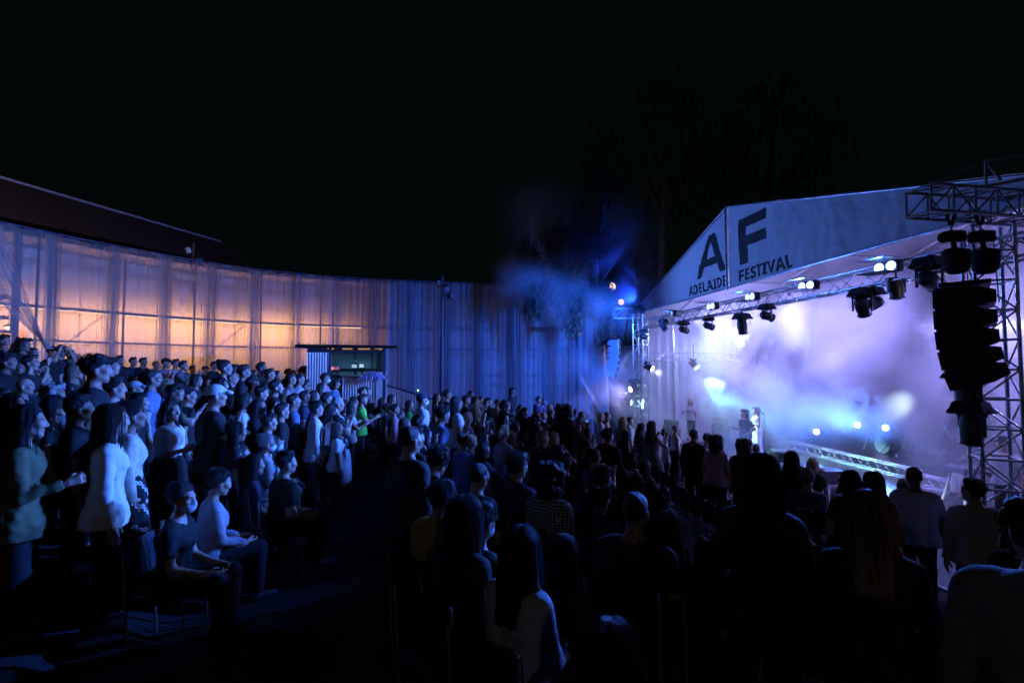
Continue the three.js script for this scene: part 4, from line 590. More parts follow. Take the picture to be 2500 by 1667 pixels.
function torso(q, sk, e, y0 = -9, y1 = 9, flare = 0) { for (const [y, w, r, z] of ROWS(sk.f)) if (y >= y0 && y <= y1) { const g = e + flare * Math.max(0, (0.2 - y)); q.cap(sk.T(-w * sk.k, y, z), sk.T(w * sk.k, y, z), r * 0.93 + g, undefined, 0.06); } if (sk.f && y1 > 0.4 && y0 < 0.3) for (const s of [-1, 1]) q.cap(sk.T(s * 0.06, 0.34, 0.055), sk.T(s * 0.065, 0.325, 0.07), 0.058 + e * 0.8, undefined, 0.05); }
function bodyGeo(sk, lod, v) {
  const L = LOD[lod], [lo, hi] = bounds(sk, 0.16), q = new Field(V(lo.x, -0.02, lo.z), V(hi.x, Math.min(hi.y, sk.T(0, 0.62, 0).y + 0.2), hi.z + 0.12), L.body), m = sk.f ? 0.86 : 1;
  torso(q, sk, 0); q.cap(sk.T(0, 0.44, -0.012), sk.T(0, 0.58, -0.012), sk.f ? 0.05 : 0.06, sk.f ? 0.045 : 0.054, 0.05);
  for (const s of [-1, 1]) q.cap(sk.T(0, 0.5, -0.022), sk.T(s * sk.sh * 0.8, 0.436, -0.01), 0.034, 0.04, 0.05);
  const b = lod ? 0.006 : 0;
  for (const a of sk.arms) q.cap(a.S, a.E, 0.054 * m, 0.043 * m + b, 0.04).cap(a.E, a.W, 0.042 * m + b, 0.029 * m + b, 0.02);
  for (const l of sk.legs) q.cap(l.H, l.K, 0.088, 0.06, 0.05).cap(l.K, l.A, 0.058, 0.04, 0.03).cap(l.A.clone().add(V(0, -0.025, -0.03)), l.A.clone().add(V(0, -0.04, 0.13)), 0.04, 0.03, 0.03);
  const gs = [q.mesh()], M4 = new THREE.Matrix4();
  gs.push(headGeo(sk.f, lod, v).clone().applyMatrix4(M4.compose(sk.hc, sk.hq, V(1, 1, 1))));
  for (const a of sk.arms) {
    let n = V(-a.s, 0.15, 0.1).applyQuaternion(sk.rot); if (a.fd.y > 0.5) n = V(-a.s * 0.3, 0, 1).applyQuaternion(sk.rot); n.addScaledVector(a.fd, -n.dot(a.fd)).normalize();
    const x = V().crossVectors(a.fd, n), g = handGeo(lod, a.grip).clone().applyMatrix4(M4.makeBasis(x, a.fd, n).setPosition(a.W)); gs.push(g);
  }
  return mergeGeometries(gs);
}
function topGeo(sk, kind, lod, seed) {
  const L = LOD[lod], [lo, hi] = bounds(sk, 0.2), hem = { tee: -0.12, swt: -0.13, jacket: -0.24, tank: -0.08, crop: 0.1, shirt: -0.16, puff: -0.08, dress: -0.6, hood: -0.15 }[kind], q = new Field(V(lo.x, Math.max(0.05, sk.hip.y + hem - 0.16 - (sk.sit ? 0 : 0)), lo.z - 0.05), V(hi.x, sk.T(0, 0.58, 0).y + 0.06, hi.z), L.top);
  const e = { tee: 0.01, swt: 0.013, jacket: 0.022, tank: 0.007, crop: 0.009, shirt: 0.014, puff: 0.012, dress: 0.01, hood: 0.025 }[kind], loose = { tee: 0.09, shirt: 0.11, jacket: 0.11, dress: 0.08, hood: 0.1, swt: 0.08 }[kind] ?? 0.03, m = sk.f ? 0.86 : 1;
  torso(q, sk, e, hem < -0.1 ? -9 : hem - 0.08, 9, loose * 0.5);
  if (hem < -0.1 && !sk.sit) { const w = ROWS(sk.f)[0]; for (let y = -0.1; y > hem - 0.06; y -= 0.08) { const grow = kind === 'dress' ? (-0.1 - y) * 0.13 : (-0.1 - y) * 0.06; q.cap(sk.T(-w[1] * sk.k - grow, y, 0), sk.T(w[1] * sk.k + grow, y, 0), w[2] + e + loose * 0.15 + grow, undefined, 0.08); } }
  if (kind !== 'tank' && kind !== 'dress') {
    for (const s of [-1, 1]) q.cap(sk.T(0, 0.488, -0.024), sk.T(s * sk.sh * 0.85, 0.436, -0.008), 0.036 + e * 0.4, 0.042 + e * 0.6, 0.05);
    for (const a of sk.arms) {
      if (kind === 'puff') q.cap(a.S.clone().lerp(a.E, 0.2), a.S.clone().lerp(a.E, 0.75), 0.085, 0.08, 0.04).cap(a.S, a.E, 0.055, 0.05, 0.02, true);
      else if (kind === 'tee' || kind === 'crop') q.cap(a.S, a.S.clone().lerp(a.E, 0.68), (0.055 + e * 0.6) * m, (0.051 + e * 1.4) * m, 0.02, true);
      else { q.cap(a.S, a.E, 0.054 * m + e * 0.7, 0.045 * m + e * 0.9, 0.02).cap(a.E, a.E.clone().lerp(a.W, 0.97), 0.044 * m + e * 0.9, 0.031 * m + e * 0.8, 0.016, true); }
    }
  } else for (const s of [-1, 1]) q.cap(sk.T(s * 0.075, 0.36, 0.075), sk.T(s * 0.1, 0.5, -0.02), 0.02, 0.02, 0.02).cap(sk.T(s * 0.1, 0.5, -0.02), sk.T(s * 0.07, 0.38, -0.1), 0.02, 0.02, 0.02);
  const u = sk.up, h = sk.hip, amp = ({ tank: 0.004, crop: 0.006, tee: 0.01, dress: 0.008 }[kind] ?? 0.013), inv = sk.rot.clone().invert(), p = V(0, 0, 0);
  q.each((d, x, y, z) => {
    p.set(x - h.x, y - h.y, z - h.z).applyQuaternion(inv); const ly = p.y;
    if (d < 0.05 && d > -0.06) d += amp * (0.8 * noise(p.x * 19 + seed, ly * 5 + p.x * 4, p.z * 19) * (ly < 0.3 ? 1 : 0.5) + 0.55 * noise(x * 12 - y * 7 + seed, y * 17 + x * 9, z * 13) + 0.8 * (0.25 - Math.abs(noise(p.x * 6 - ly * 7 + seed, ly * 11 + Math.abs(p.x) * 9, p.z * 6))));
    if (kind === 'tank' || kind === 'dress') { if (ly > 0.385 && Math.abs(p.x) < 0.5) d = Math.max(d, ly - 0.385 - 9 * (Math.abs(Math.abs(p.x) - 0.088) < 0.025 ? 1 : 0)); if (ly > 0.36 && Math.abs(p.x) > 0.125) d = Math.max(d, Math.abs(p.x) - 0.125); }
    d = Math.max(d, hem + 0.012 * noise(x * 6, z * 6, seed) - ly);
    const nr = kind === 'hood' || kind === 'jacket' ? 0.062 : kind === 'puff' ? 0.09 : 0.066, v = kind === 'shirt' || kind === 'jacket' ? Math.max(0, p.z) * 0.5 : 0, dx = p.x, dz = p.z + 0.005 - (ly - 0.5) * 0.5; if (ly > 0.44 - (p.z > 0 ? 0.05 + v : 0)) d = Math.max(d, nr - (ly < 0.49 ? (0.49 - ly) * 0.75 : 0) - Math.hypot(dx, dz));
    return d;
  }, 0.1);
  if (kind === 'hood') q.cap(sk.T(-0.07, 0.5, -0.09), sk.T(0.07, 0.5, -0.09), 0.055, undefined, 0.05);
  if (kind === 'shirt' || kind === 'jacket') for (const s of [-1, 1]) q.cap(sk.T(s * 0.03, 0.43, 0.1), sk.T(s * 0.068, 0.535, -0.02), 0.016, 0.018, 0.012).cap(sk.T(s * 0.068, 0.535, -0.02), sk.T(0, 0.545, -0.078), 0.018, 0.018, 0.012);
  return q.mesh();
}
function bottomGeo(sk, kind, lod, seed) {
  const L = LOD[lod], [lo, hi] = bounds(sk, 0.17), q = new Field(V(lo.x, 0.02, lo.z), V(hi.x, sk.hip.y + 0.2, hi.z + 0.04), L.bot), e = kind === 'wide' ? 0.03 : 0.014;
  torso(q, sk, 0.01, -9, 0.08);
  if (kind === 'skirt' && !sk.sit) for (let y = 0.02; y > -0.5; y -= 0.08) { const g = Math.max(0, -y) * 0.16; q.cap(sk.hip.clone().add(V(-0.09 - g, y, 0)), sk.hip.clone().add(V(0.09 + g, y, 0)), 0.125 + g * 0.6, undefined, 0.07); }
  else for (const l of sk.legs) { q.cap(l.H, l.K, 0.094 + e * 0.4, 0.066 + e, 0.05); if (kind !== 'shorts' && kind !== 'skirt') q.cap(l.K, l.A.clone().add(V(0, 0.01, 0)), 0.064 + e, kind === 'wide' ? 0.095 : 0.052 + e * 0.6, 0.03, true); }
  q.each((d, x, y, z) => { if (d < 0.05 && d > -0.06) d += 0.006 * noise(x * 9 + seed, y * 12, z * 9) + (kind === 'skirt' ? 0.008 * Math.sin(Math.atan2(x, z) * 14) : 0); return Math.max(d, y - sk.hip.y - 0.14); });
  return q.mesh();
}
const shoeGeo = once('shoe', () => { const q = new Field(V(-0.07, -0.01, -0.11), V(0.07, 0.15, 0.23), 0.014); q.cap(V(0, 0.05, -0.05), V(0, 0.04, 0.14), 0.05, 0.043, 0.03).cap(V(0, 0.06, -0.03), V(0, 0.11, -0.03), 0.048, 0.045, 0.03); return q.each((d, x, y) => Math.max(d, 0.006 - y)).mesh(); });
// ---- hair and hats, in the head's frame
const hairGeo = (kind, lod, v) => once(['hair', kind, lod, v].join(), () => {
  const r = rng(11 + v * 7 + kind.length), low = { long: -0.42, bob: -0.2, pony: -0.3, curly: -0.22, longcurl: -0.38, short: -0.14, buzz: -0.14, bun: -0.14, cap: -0.12, beanie: -0.1, fringe: -0.16 }[kind] ?? -0.14, q = new Field(V(-0.2, low - 0.03, -0.24), V(0.2, 0.25, 0.17), LOD[lod].hair), t = { buzz: 0.005, cap: 0.006 }[kind] ?? 0.016;
  q.ell(V(0, 0.03, -0.018), 0.076 + t, 0.088 + t, 0.097 + t, 0.02);
  if (kind === 'cap') { q.v.fill(9); q.ell(V(0, 0.034, -0.014), 0.09, 0.094, 0.11, 0.01); q.each((d, x, y, z) => Math.max(d, 0.028 - 0.02 * (z < 0 ? 1 : 0) - y)); q.cap(V(-0.05, 0.038, 0.1), V(0.05, 0.038, 0.1), 0.012, undefined, 0.02).cap(V(-0.035, 0.03, 0.15), V(0.035, 0.03, 0.15), 0.009, undefined, 0.09).cap(V(-0.045, 0.036, 0.125), V(0.045, 0.036, 0.125), 0.01, undefined, 0.02); return q.mesh(); }
  if (kind === 'beanie') { q.v.fill(9); q.ell(V(0, 0.045, -0.016), 0.092, 0.106, 0.114, 0.01); q.each((d, x, y, z) => Math.max(d + 0.0025 * Math.sin(Math.atan2(x, z) * 40) + (y < 0.05 ? -0.006 : 0), 0.02 - 0.03 * (z < 0 ? 1 : 0) - y)); return q.mesh(); }
  const long = kind === 'long' || kind === 'bob', bottom = kind === 'bob' ? -0.13 : -0.33 - 0.04 * v;
  if (long) { for (const s of [-1, 1]) q.cap(V(s * 0.066, 0.02, -0.02), V(s * 0.088, bottom * 0.55, -0.025), 0.036, 0.034, 0.03).cap(V(s * 0.088, bottom * 0.55, -0.025), V(s * (0.085 + 0.02 * v), bottom, kind === 'bob' ? -0.01 : 0.0), 0.035, 0.026, 0.03); q.cap(V(-0.03, 0, -0.07), V(-0.04, bottom, -0.1), 0.05, 0.05, 0.04).cap(V(0.03, 0, -0.07), V(0.04, bottom, -0.1), 0.05, 0.05, 0.04); }
  if (kind === 'bun') q.ell(V(0, 0.1, -0.1), 0.045, 0.042, 0.045, 0.02);
  if (kind === 'pony') q.cap(V(0, 0.06, -0.1), V(0, 0.01, -0.155), 0.03, 0.036, 0.02).cap(V(0, 0.01, -0.155), V(0.02, -0.25, -0.15), 0.036, 0.012, 0.02);
  if (kind === 'fringe' || kind === 'short') { for (let i = 0; i < 16; i++) { const a = (r() - 0.5) * 3.4, y = 0.1 + 0.02 * r(); q.ell(V(Math.sin(a) * 0.06, y, Math.cos(a) * 0.05 - 0.01), 0.026, 0.018, 0.026, 0.02); } if (kind === 'fringe') q.cap(V(-0.05, 0.062, 0.072), V(0.045, 0.055, 0.078), 0.02, 0.024, 0.03); }
  if (kind === 'curly' || kind === 'longcurl') for (let i = 0, n = kind === 'curly' ? 90 : 130; i < n; i++) { const a = r() * 6.28, h = r(), y = kind === 'curly' ? lerp(-0.15, 0.12, h) : lerp(-0.32, 0.11, h), rad = Math.sqrt(Math.max(0.02, 1 - ((y - 0.02) / 0.2) ** 2 * (y > 0 ? 1.6 : 0.5))) * 0.105; q.ell(V(Math.sin(a) * rad, y, Math.cos(a) * rad - 0.02), 0.03 + 0.02 * r(), 0.03 + 0.015 * r(), 0.03 + 0.02 * r(), 0.012); }
  q.each((d, x, y, z) => { // strands, then the face and neck left free
    const a = Math.atan2(x, z + 0.02); d += (kind === 'buzz' ? 0.001 : 0.0045) * (long || kind === 'pony' || kind === 'bun' ? noise(a * 16, y * 5, 3 + v) + 0.5 * noise(a * 34, y * 7, v) : noise(x * 60, y * 50, z * 60 + v) + 1.1 * noise(x * 26, y * 30, z * 26 + v));
    if (kind === 'short' || kind === 'fringe') d += 0.011 * noise(x * 38 + v * 5, y * 30, z * 38) * smooth(y, 0.03, 0.08);
    const low = kind === 'fringe' ? 0.03 : 0, H = z > 0.05 ? 0.066 - low + 0.008 * noise(x * 40, 2, v) : z > 0.012 ? lerp(0.012, 0.066 - low * 0.5, (z - 0.012) / 0.038) : z > -0.02 ? lerp(-0.012, 0.012, (z + 0.02) / 0.032) : z > -0.05 ? lerp(-0.085, -0.012, (z + 0.05) / 0.03) : -0.088;
    { const thin = clamp(1 - (y - H) / 0.055, 0, 1); if (!long && kind !== 'curly' && kind !== 'longcurl' || (long && Math.abs(x) < 0.07 && z > -0.02)) d += 0.0125 * thin * thin * (kind === 'buzz' ? 0.15 : 1); }
    if (long) { if (Math.abs(x) < 0.06 && z > -0.03) d = Math.max(d, (H - y) * 0.8); d = Math.max(d, Math.min(z - 0.055, -(y - 0.07)) * 0.9); if (y < -0.05 && z > -0.06) d = Math.max(d, 0.046 - Math.hypot(x, (z + 0.01) * 0.9)); }
    else if (kind === 'curly' || kind === 'longcurl') { if (z > -0.01 && Math.abs(x) < 0.078) d = Math.max(d, (H - y) * 0.8); if (z > 0.03) d = Math.max(d, (H - 0.02 - y) * 0.8); }
    else if (!(kind === 'pony' && z < -0.1)) d = Math.max(d, (H - y) * 0.8);
    return d; }, 0.06);
  return q.mesh();
});
// loose strands round long hair, seen close up
const strandGeo = (kind, v, n = 210) => once(['strand', kind, v, n].join(), () => {
  const r = rng(91 + v), P = [], I = [], bottom = { bob: -0.15, short: -0.02, curly: -0.12 }[kind] ?? -0.36;
  for (let i = 0; i < n; i++) {
    const a = Math.PI + (r() - 0.5) * 4.6, w = 0.0009 + 0.0006 * r(), out = 1.0 + 0.05 * r() + (r() < 0.14 ? 0.12 * r() : 0) + (kind === 'short' ? 0.1 * r() : 0), pts = [], end = lerp(0, bottom, 0.35 + 0.75 * r()), wob = (r() - 0.5) * 0.03, ph = r() * 6;
    for (let k = 0; k <= 7; k++) { const t = k / 7, el = t < 0.4 ? t / 0.4 : 1, th = (1 - el) * 1.35, rr = Math.cos(th) * 0.098 * out, y = t < 0.4 ? 0.03 + Math.sin(th) * 0.108 * out : lerp(0.03, end, (t - 0.4) / 0.6); pts.push(V(Math.sin(a) * (rr + 0.012 * (t > 0.4 ? t : 0)) + wob * t * Math.sin(ph + t * 4), y, Math.cos(a) * (rr + 0.02) - 0.018 + wob * t)); }
    if (kind === 'short') pts.length = 4;
    const o = P.length / 3, m = pts.length; pts.forEach((p, k) => { for (let s = 0; s < 3; s++) { const b = s * 2.094; P.push(p.x + Math.cos(b) * w, p.y + (s - 1) * 0.0004, p.z + Math.sin(b) * w); } }); for (let k = 0; k < m - 1; k++) for (let s = 0; s < 3; s++) { const A = o + k * 3 + s, B = o + k * 3 + (s + 1) % 3; I.push(A, B, A + 3, B, B + 3, A + 3); }
  }
  return geo(P, I);
});
const maskGeo = (lod) => once('mask' + lod, () => { const q = new Field(V(-0.1, -0.14, -0.02), V(0.1, 0.03, 0.15), LOD[lod].hair * 0.7); q.ell(V(0, -0.062, 0.045), 0.063, 0.052, 0.066, 0.02).cap(V(0, -0.03, 0.1), V(0, -0.035, 0.106), 0.016, undefined, 0.03); return q.each((d, x, y, z) => Math.max(d + 0.0018 * Math.sin(y * 420), 0.012 - z)).mesh(); });
const glassesGeo = once('glasses', () => { const g = []; for (const s of [-1, 1]) { g.push(new THREE.TorusGeometry(0.024, 0.0028, 6, 20).scale(1.1, 0.85, 1).translate(s * 0.032, -0.002, 0.1)); g.push(new THREE.BoxGeometry(0.003, 0.005, 0.11).translate(s * 0.073, 0.004, 0.045)); } g.push(new THREE.BoxGeometry(0.016, 0.004, 0.004).translate(0, 0.004, 0.102)); return mergeGeometries(g.map((x) => { x = x.toNonIndexed(); x.computeVertexNormals(); return x; })); });
const beardGeo = (lod) => once('beard' + lod, () => { const q = new Field(V(-0.1, -0.16, -0.04), V(0.1, 0.0, 0.13), LOD[lod].hair * 0.8); q.cap(V(-0.05, -0.055, 0.015), V(0, -0.105, 0.06), 0.026, 0.026, 0.02).cap(V(0.05, -0.055, 0.015), V(0, -0.105, 0.06), 0.026, 0.026, 0.02).cap(V(-0.022, -0.05, 0.082), V(0.022, -0.05, 0.082), 0.008, undefined, 0.01); return q.each((d, x, y, z) => d + 0.002 * noise(x * 90, y * 90, z * 90)).mesh(); });
const phonesGeo = once('headphones', () => { const g = [new THREE.TorusGeometry(0.098, 0.01, 8, 24, Math.PI).translate(0, 0.03, -0.01)]; for (const s of [-1, 1]) g.push(new THREE.CylinderGeometry(0.036, 0.036, 0.03, 18).rotateZ(Math.PI / 2).translate(s * 0.094, 0.0, -0.012)); return mergeGeometries(g); });
// ---- colours (linear)
const SKIN = [[0.42, 0.27, 0.2], [0.36, 0.22, 0.16], [0.27, 0.16, 0.11], [0.14, 0.075, 0.05]];
const HAIRC = { dk: [0.012, 0.01, 0.01], br: [0.045, 0.026, 0.016], bl: [0.34, 0.24, 0.13], gr: [0.32, 0.32, 0.32], rd: [0.12, 0.04, 0.02], pk: [0.16, 0.05, 0.16], bz: [0.055, 0.04, 0.032] };
const CLOTH = { wht: [0.68, 0.68, 0.68], pale: [0.36, 0.36, 0.39], cream: [0.6, 0.55, 0.44], blk: [0.012, 0.012, 0.013], navy: [0.025, 0.03, 0.06], gry: [0.14, 0.14, 0.15], pnk: [0.5, 0.28, 0.36], grn: [0.03, 0.32, 0.07], lime: [0.12, 0.62, 0.08], olive: [0.1, 0.11, 0.05], blu: [0.14, 0.2, 0.36], red: [0.22, 0.04, 0.05], mauve: [0.28, 0.2, 0.36], yel: [0.42, 0.28, 0.03], jean: [0.07, 0.1, 0.19] };
const printTex = { flor: tex(128, (u, v) => { let k = 0; for (let i = 0; i < 7; i++) { const dx = Math.abs(((u - (i * 0.37) % 1 + 1.5) % 1) - 0.5), dy = Math.abs(((v - (i * 0.61) % 1 + 1.5) % 1) - 0.5), r = Math.hypot(dx, dy); if (r < 0.09 && r > 0.035) k = 1; if (r < 0.02) k = 0.7; } return k ? [0.9 * k, 0.9 * k, 0.92 * k] : [0.07, 0.07, 0.11]; }, { srgb: true }), check: tex(64, (u, v) => { const a = (u * 8) % 1 < 0.4, b = (v * 8) % 1 < 0.4; return a && b ? 0.16 : a || b ? 0.45 : 0.85; }, { srgb: true }), stripe: tex(64, (u, v) => (v * 10) % 1 < 0.35 ? 0.25 : 0.82, { srgb: true }) };
const skinMat = (i) => mat('skin_' + i, { rgb: SKIN[i], roughness: 0.52, vertexColors: true, bumpMap: grain, bumpScale: 0.0006 });
const streak = (() => { const r = rng(4), col = Array.from({ length: 256 }, () => r()); return tex(256, (u) => col[Math.floor(u * 256)], { m: 8 }); })(); streak.repeat.set(2.2, 0.4);
const hairMat = (c) => mat('hair_' + c, { rgb: HAIRC[c], roughness: 0.6, bumpMap: streak, bumpScale: 0.0035 });
const clothMat = (c) => printTex[c] ? mat('print_' + c, { rgb: [0.85, 0.85, 0.85], map: printTex[c], roughness: 0.85, bumpMap: clothBump, bumpScale: 0.0012 }) : mat('cloth_' + c, { physical: true, rgb: CLOTH[c], roughness: 0.88, bumpMap: clothBump, bumpScale: 0.0015, sheen: 0.35, sheenColor: new THREE.Color(0.2, 0.2, 0.22), sheenRoughness: 0.6 });
const maskMat = mat('mask_fabric', { rgb: [0.55, 0.68, 0.8], roughness: 0.8 }), lineMat = mat('dark_frame', { rgb: [0.015, 0.015, 0.015], roughness: 0.3 });
const shoeMat = mat('shoe_leather', { rgb: [0.03, 0.03, 0.03], roughness: 0.6 });
const chairSeat = mat('chair_plastic', { rgb: [0.03, 0.035, 0.05], roughness: 0.45, roughnessMap: grain });
// ---- a stackable event chair: seat, backrest, four legs
const chairParts = (() => { const back = sheet(10, 6, (u, v) => V((u - 0.5) * 0.44, 0.56 + 0.3 * v, -0.21 - 0.05 * v - 0.03 * (1 - (2 * u - 1) ** 2))), b2 = back.clone().translate(0, 0, 0.012); return { seat: rbox(0.45, 0.025, 0.43, 0.012), back: mergeGeometries([back, b2]) }; })();
function chair(label, p, yaw, group) {
  const t = thing('event_chair', label, 'chair', p, yaw, group); part('seat', chairParts.seat, chairSeat, t, V(0, 0.45, 0)); part('backrest', chairParts.back, chairSeat, t);
  for (const s of [-1, 1]) { bar(V(s * 0.2, 0.45, 0.18), V(s * 0.21, 0, 0.2), 0.011, M.steel, t, 'leg', CYL6); bar(V(s * 0.21, 0.86, -0.26), V(s * 0.21, 0, -0.2), 0.011, M.steel, t, 'leg', CYL6); } return t;
}
const HAIRK = ['long', 'short', 'bob', 'bun', 'pony', 'curly', 'longcurl', 'bald', 'buzz', 'fringe'], TOPK = ['tee', 'swt', 'jacket', 'tank', 'crop', 'shirt', 'puff', 'dress', 'hood'], BOTK = ['jeans', 'skirt', 'wide', 'shorts'];
let personNo = 0; const report = [];
const STAGE_AIM = V(9, 0, -15);
// w: tokens such as 'f long br sit tee wht y20 p-10'; (sx, sy): where the crown of the head is in the frame; d: about how far away
function person(label, sx, sy, d0, w, o = {}) {
  const tk = w.split(' '), has = (x) => tk.includes(x), f = has('f'), n = ++personNo, num = (c, v) => { const t = tk.find((x) => new RegExp('^' + c + '-?\\d+$').test(x)); return t ? +t.slice(1) : v; };
  const pose = tk.find((x) => POSES[x]) ?? 'stand', hk = tk.find((x) => HAIRK.includes(x)) ?? (f ? 'long' : 'short'), hc = tk.find((x) => HAIRC[x]) ?? 'dk', tkn = tk.find((x) => TOPK.includes(x)) ?? 'tee', tc = tk.find((x, i) => (CLOTH[x] || printTex[x]) && i === tk.findIndex((y) => CLOTH[y] || printTex[y])) ?? 'blk', bk = tk.find((x) => BOTK.includes(x)) ?? 'trousers', bc = tk.filter((x) => CLOTH[x] || printTex[x])[1] ?? (bk === 'jeans' ? 'jean' : 'blk');
  const lod = o.lod ?? (d0 < 4.7 ? 0 : d0 < 9.2 ? 1 : 2), q = (x, s) => Math.round(x / s) * s, hy = q(num('y', 0), lod ? 20 : 1) * Math.PI / 180, hp = q(num('p', 0), lod ? 12 : 1) * Math.PI / 180, wide = num('w', 100) / 100;
  const key = [f, pose, hy.toFixed(2), hp.toFixed(2), wide, o.lean ?? '', o.side ?? '', o.twist ?? ''].join('_') + (lod ? '' : '#' + n), sk = once('sk' + key, () => skeleton(f, pose, { hy, hp, wide, lean: o.lean, side: o.side, twist: o.twist, st: 0.01 }));
  // distance and size: near d0, feet on the ground there, height within the human range
  const child = has('child'), want = child ? 0.72 : f ? 0.965 : 1.025, tol = child ? 0.12 : 0.055; let best = null; const extra = (hk === 'bald' ? 0 : hk === 'buzz' ? 0.006 : 0.022);
  for (let k = -26; k <= 26; k++) {
    const d = d0 * Math.exp(k * 0.012), h = at(sx, sy, d), yaw = (o.yaw ?? Math.atan2(STAGE_AIM.x - h.x, STAGE_AIM.z - h.z)) + num('t', 0) * Math.PI / 180, off = sk.top.clone(); off.y = 0; off.applyAxisAngle(UP, yaw);
    const x = h.x - off.x, z = h.z - off.z, fl = o.base !== undefined ? rel(o.base) : floorY(x, z), s = (h.y - fl) / (sk.top.y + extra), c = (k * 0.012 / 0.13) ** 2 + (Math.max(0, Math.abs(s - want) - tol * 0.5) / 0.03) ** 2;
    if (!best || c < best.c) best = { c, d, x, z, fl, s, yaw };
  }
  report.push([label, sx, sy, d0, best.d.toFixed(1), best.s.toFixed(2)]);
  const s = clamp(best.s, child ? 0.5 : 0.86, 1.14), cov = at(sx, sy, best.d), y = best.s === s ? best.fl : cov.y - s * (sk.top.y + extra);
  const t = thing('person', label, 'person', V(best.x, y, best.z), best.yaw, o.group); t.scale.setScalar(s);
  const v = n % 3, sn = has('dark') ? 3 : [0, 1, 0, 2, 1, 0, 0, 1][n % 8];
  part('body', once('body' + key + lod + v, () => bodyGeo(sk, lod, v)), skinMat(sn), t);
  part({ tee: 'tee_shirt', swt: 'sweater', jacket: 'jacket', tank: 'tank_top', crop: 'crop_top', shirt: 'shirt', puff: 'blouse', dress: 'dress', hood: 'hooded_jacket' }[tkn], once('top' + key + tkn + lod + (lod ? '' : n), () => topGeo(sk, tkn, lod, n % 9)), clothMat(tc), t);
  if (tkn !== 'dress' || sk.sit) part({ jeans: 'jeans', skirt: 'skirt', wide: 'trousers', shorts: 'shorts', trousers: 'trousers' }[bk], once('bot' + key + bk + lod, () => bottomGeo(sk, bk, lod, n % 7)), clothMat(tkn === 'dress' ? tc : bc), t);
  for (const l of sk.legs) part('shoe', shoeGeo, has('wshoe') ? clothMat('wht') : shoeMat, t, V(l.A.x, l.A.y - 0.075, l.A.z));
  const onHead = (nm, g, m) => { const p = part(nm, g, m, t, sk.hc); p.quaternion.copy(sk.hq); return p; };
  const lid = has('cap') ? 'cap' : has('beanie') ? 'beanie' : null;
  if (hk !== 'bald') { const h = onHead('hair', hairGeo(lid && hk === 'short' ? 'buzz' : hk, lod, v), hairMat(hk === 'buzz' && hc === 'dk' ? 'bz' : hc)); if (!lod && !['buzz', 'curly'].includes(hk) || (lod === 1 && d0 < 8 && !['buzz', 'curly', 'longcurl'].includes(hk) && !lid)) { const st = new THREE.Mesh(strandGeo(['long', 'bob', 'short'].includes(hk) ? hk : 'short', v, lod ? 110 : 230), hairMat(hc)); st.name = 'loose_strands'; st.userData.kind = 'stuff'; h.add(st); } }
  if (lid) onHead(lid, hairGeo(lid, lod, 0), clothMat(tk.find((x) => x.startsWith('lid'))?.slice(3) || 'navy'));
  if (has('mask')) onHead('face_mask', maskGeo(lod), maskMat); if (has('glasses')) onHead('glasses', glassesGeo, lineMat); if (has('beard')) onHead('beard', beardGeo(lod), hairMat(hc)); if (has('headphones')) onHead('headphones', phonesGeo, lineMat);
  t.updateMatrixWorld(); t.userData.hands = undefined; person.last = { t, sk, s };
  if (sk.sit && pose !== 'drum' && o.seat !== false) chair('dark event chair under the ' + label.split(' ').slice(0, 9).join(' '), V(best.x, y, best.z), best.yaw, undefined).scale.setScalar(Math.min(1.08, s * 1.02));
  return t;
}
const handOf = (i) => { const { t, sk } = person.last, a = sk.arms[i]; return t.localToWorld(a.W.clone().addScaledVector(a.fd, 0.1)); };
function phone(label, p, yaw, lit, land = false) { const t = thing('mobile_phone', label, 'phone', p, yaw); part('case', rbox(land ? 0.15 : 0.075, land ? 0.075 : 0.15, 0.009, 0.004), M.black, t); part('screen', rbox(land ? 0.14 : 0.067, land ? 0.067 : 0.138, 0.003, 0.001), lit ? glow('phone_screen_glow', [0.35, 0.22, 0.6], 0.9) : M.black, t, V(0, 0, 0.005)); return t; }
function can(label, p, c) { const t = thing('drink_can', label, 'drink', p); part('can_body', new THREE.LatheGeometry([[0.001, -0.06], [0.026, -0.06], [0.032, -0.052], [0.032, 0.048], [0.026, 0.06], [0.024, 0.057], [0.001, 0.056]].map(([a, b]) => new THREE.Vector2(a, b)), 18), mat('can_' + c, { rgb: CLOTH[c], metalness: 0.4, roughness: 0.35 }), t); return t; }
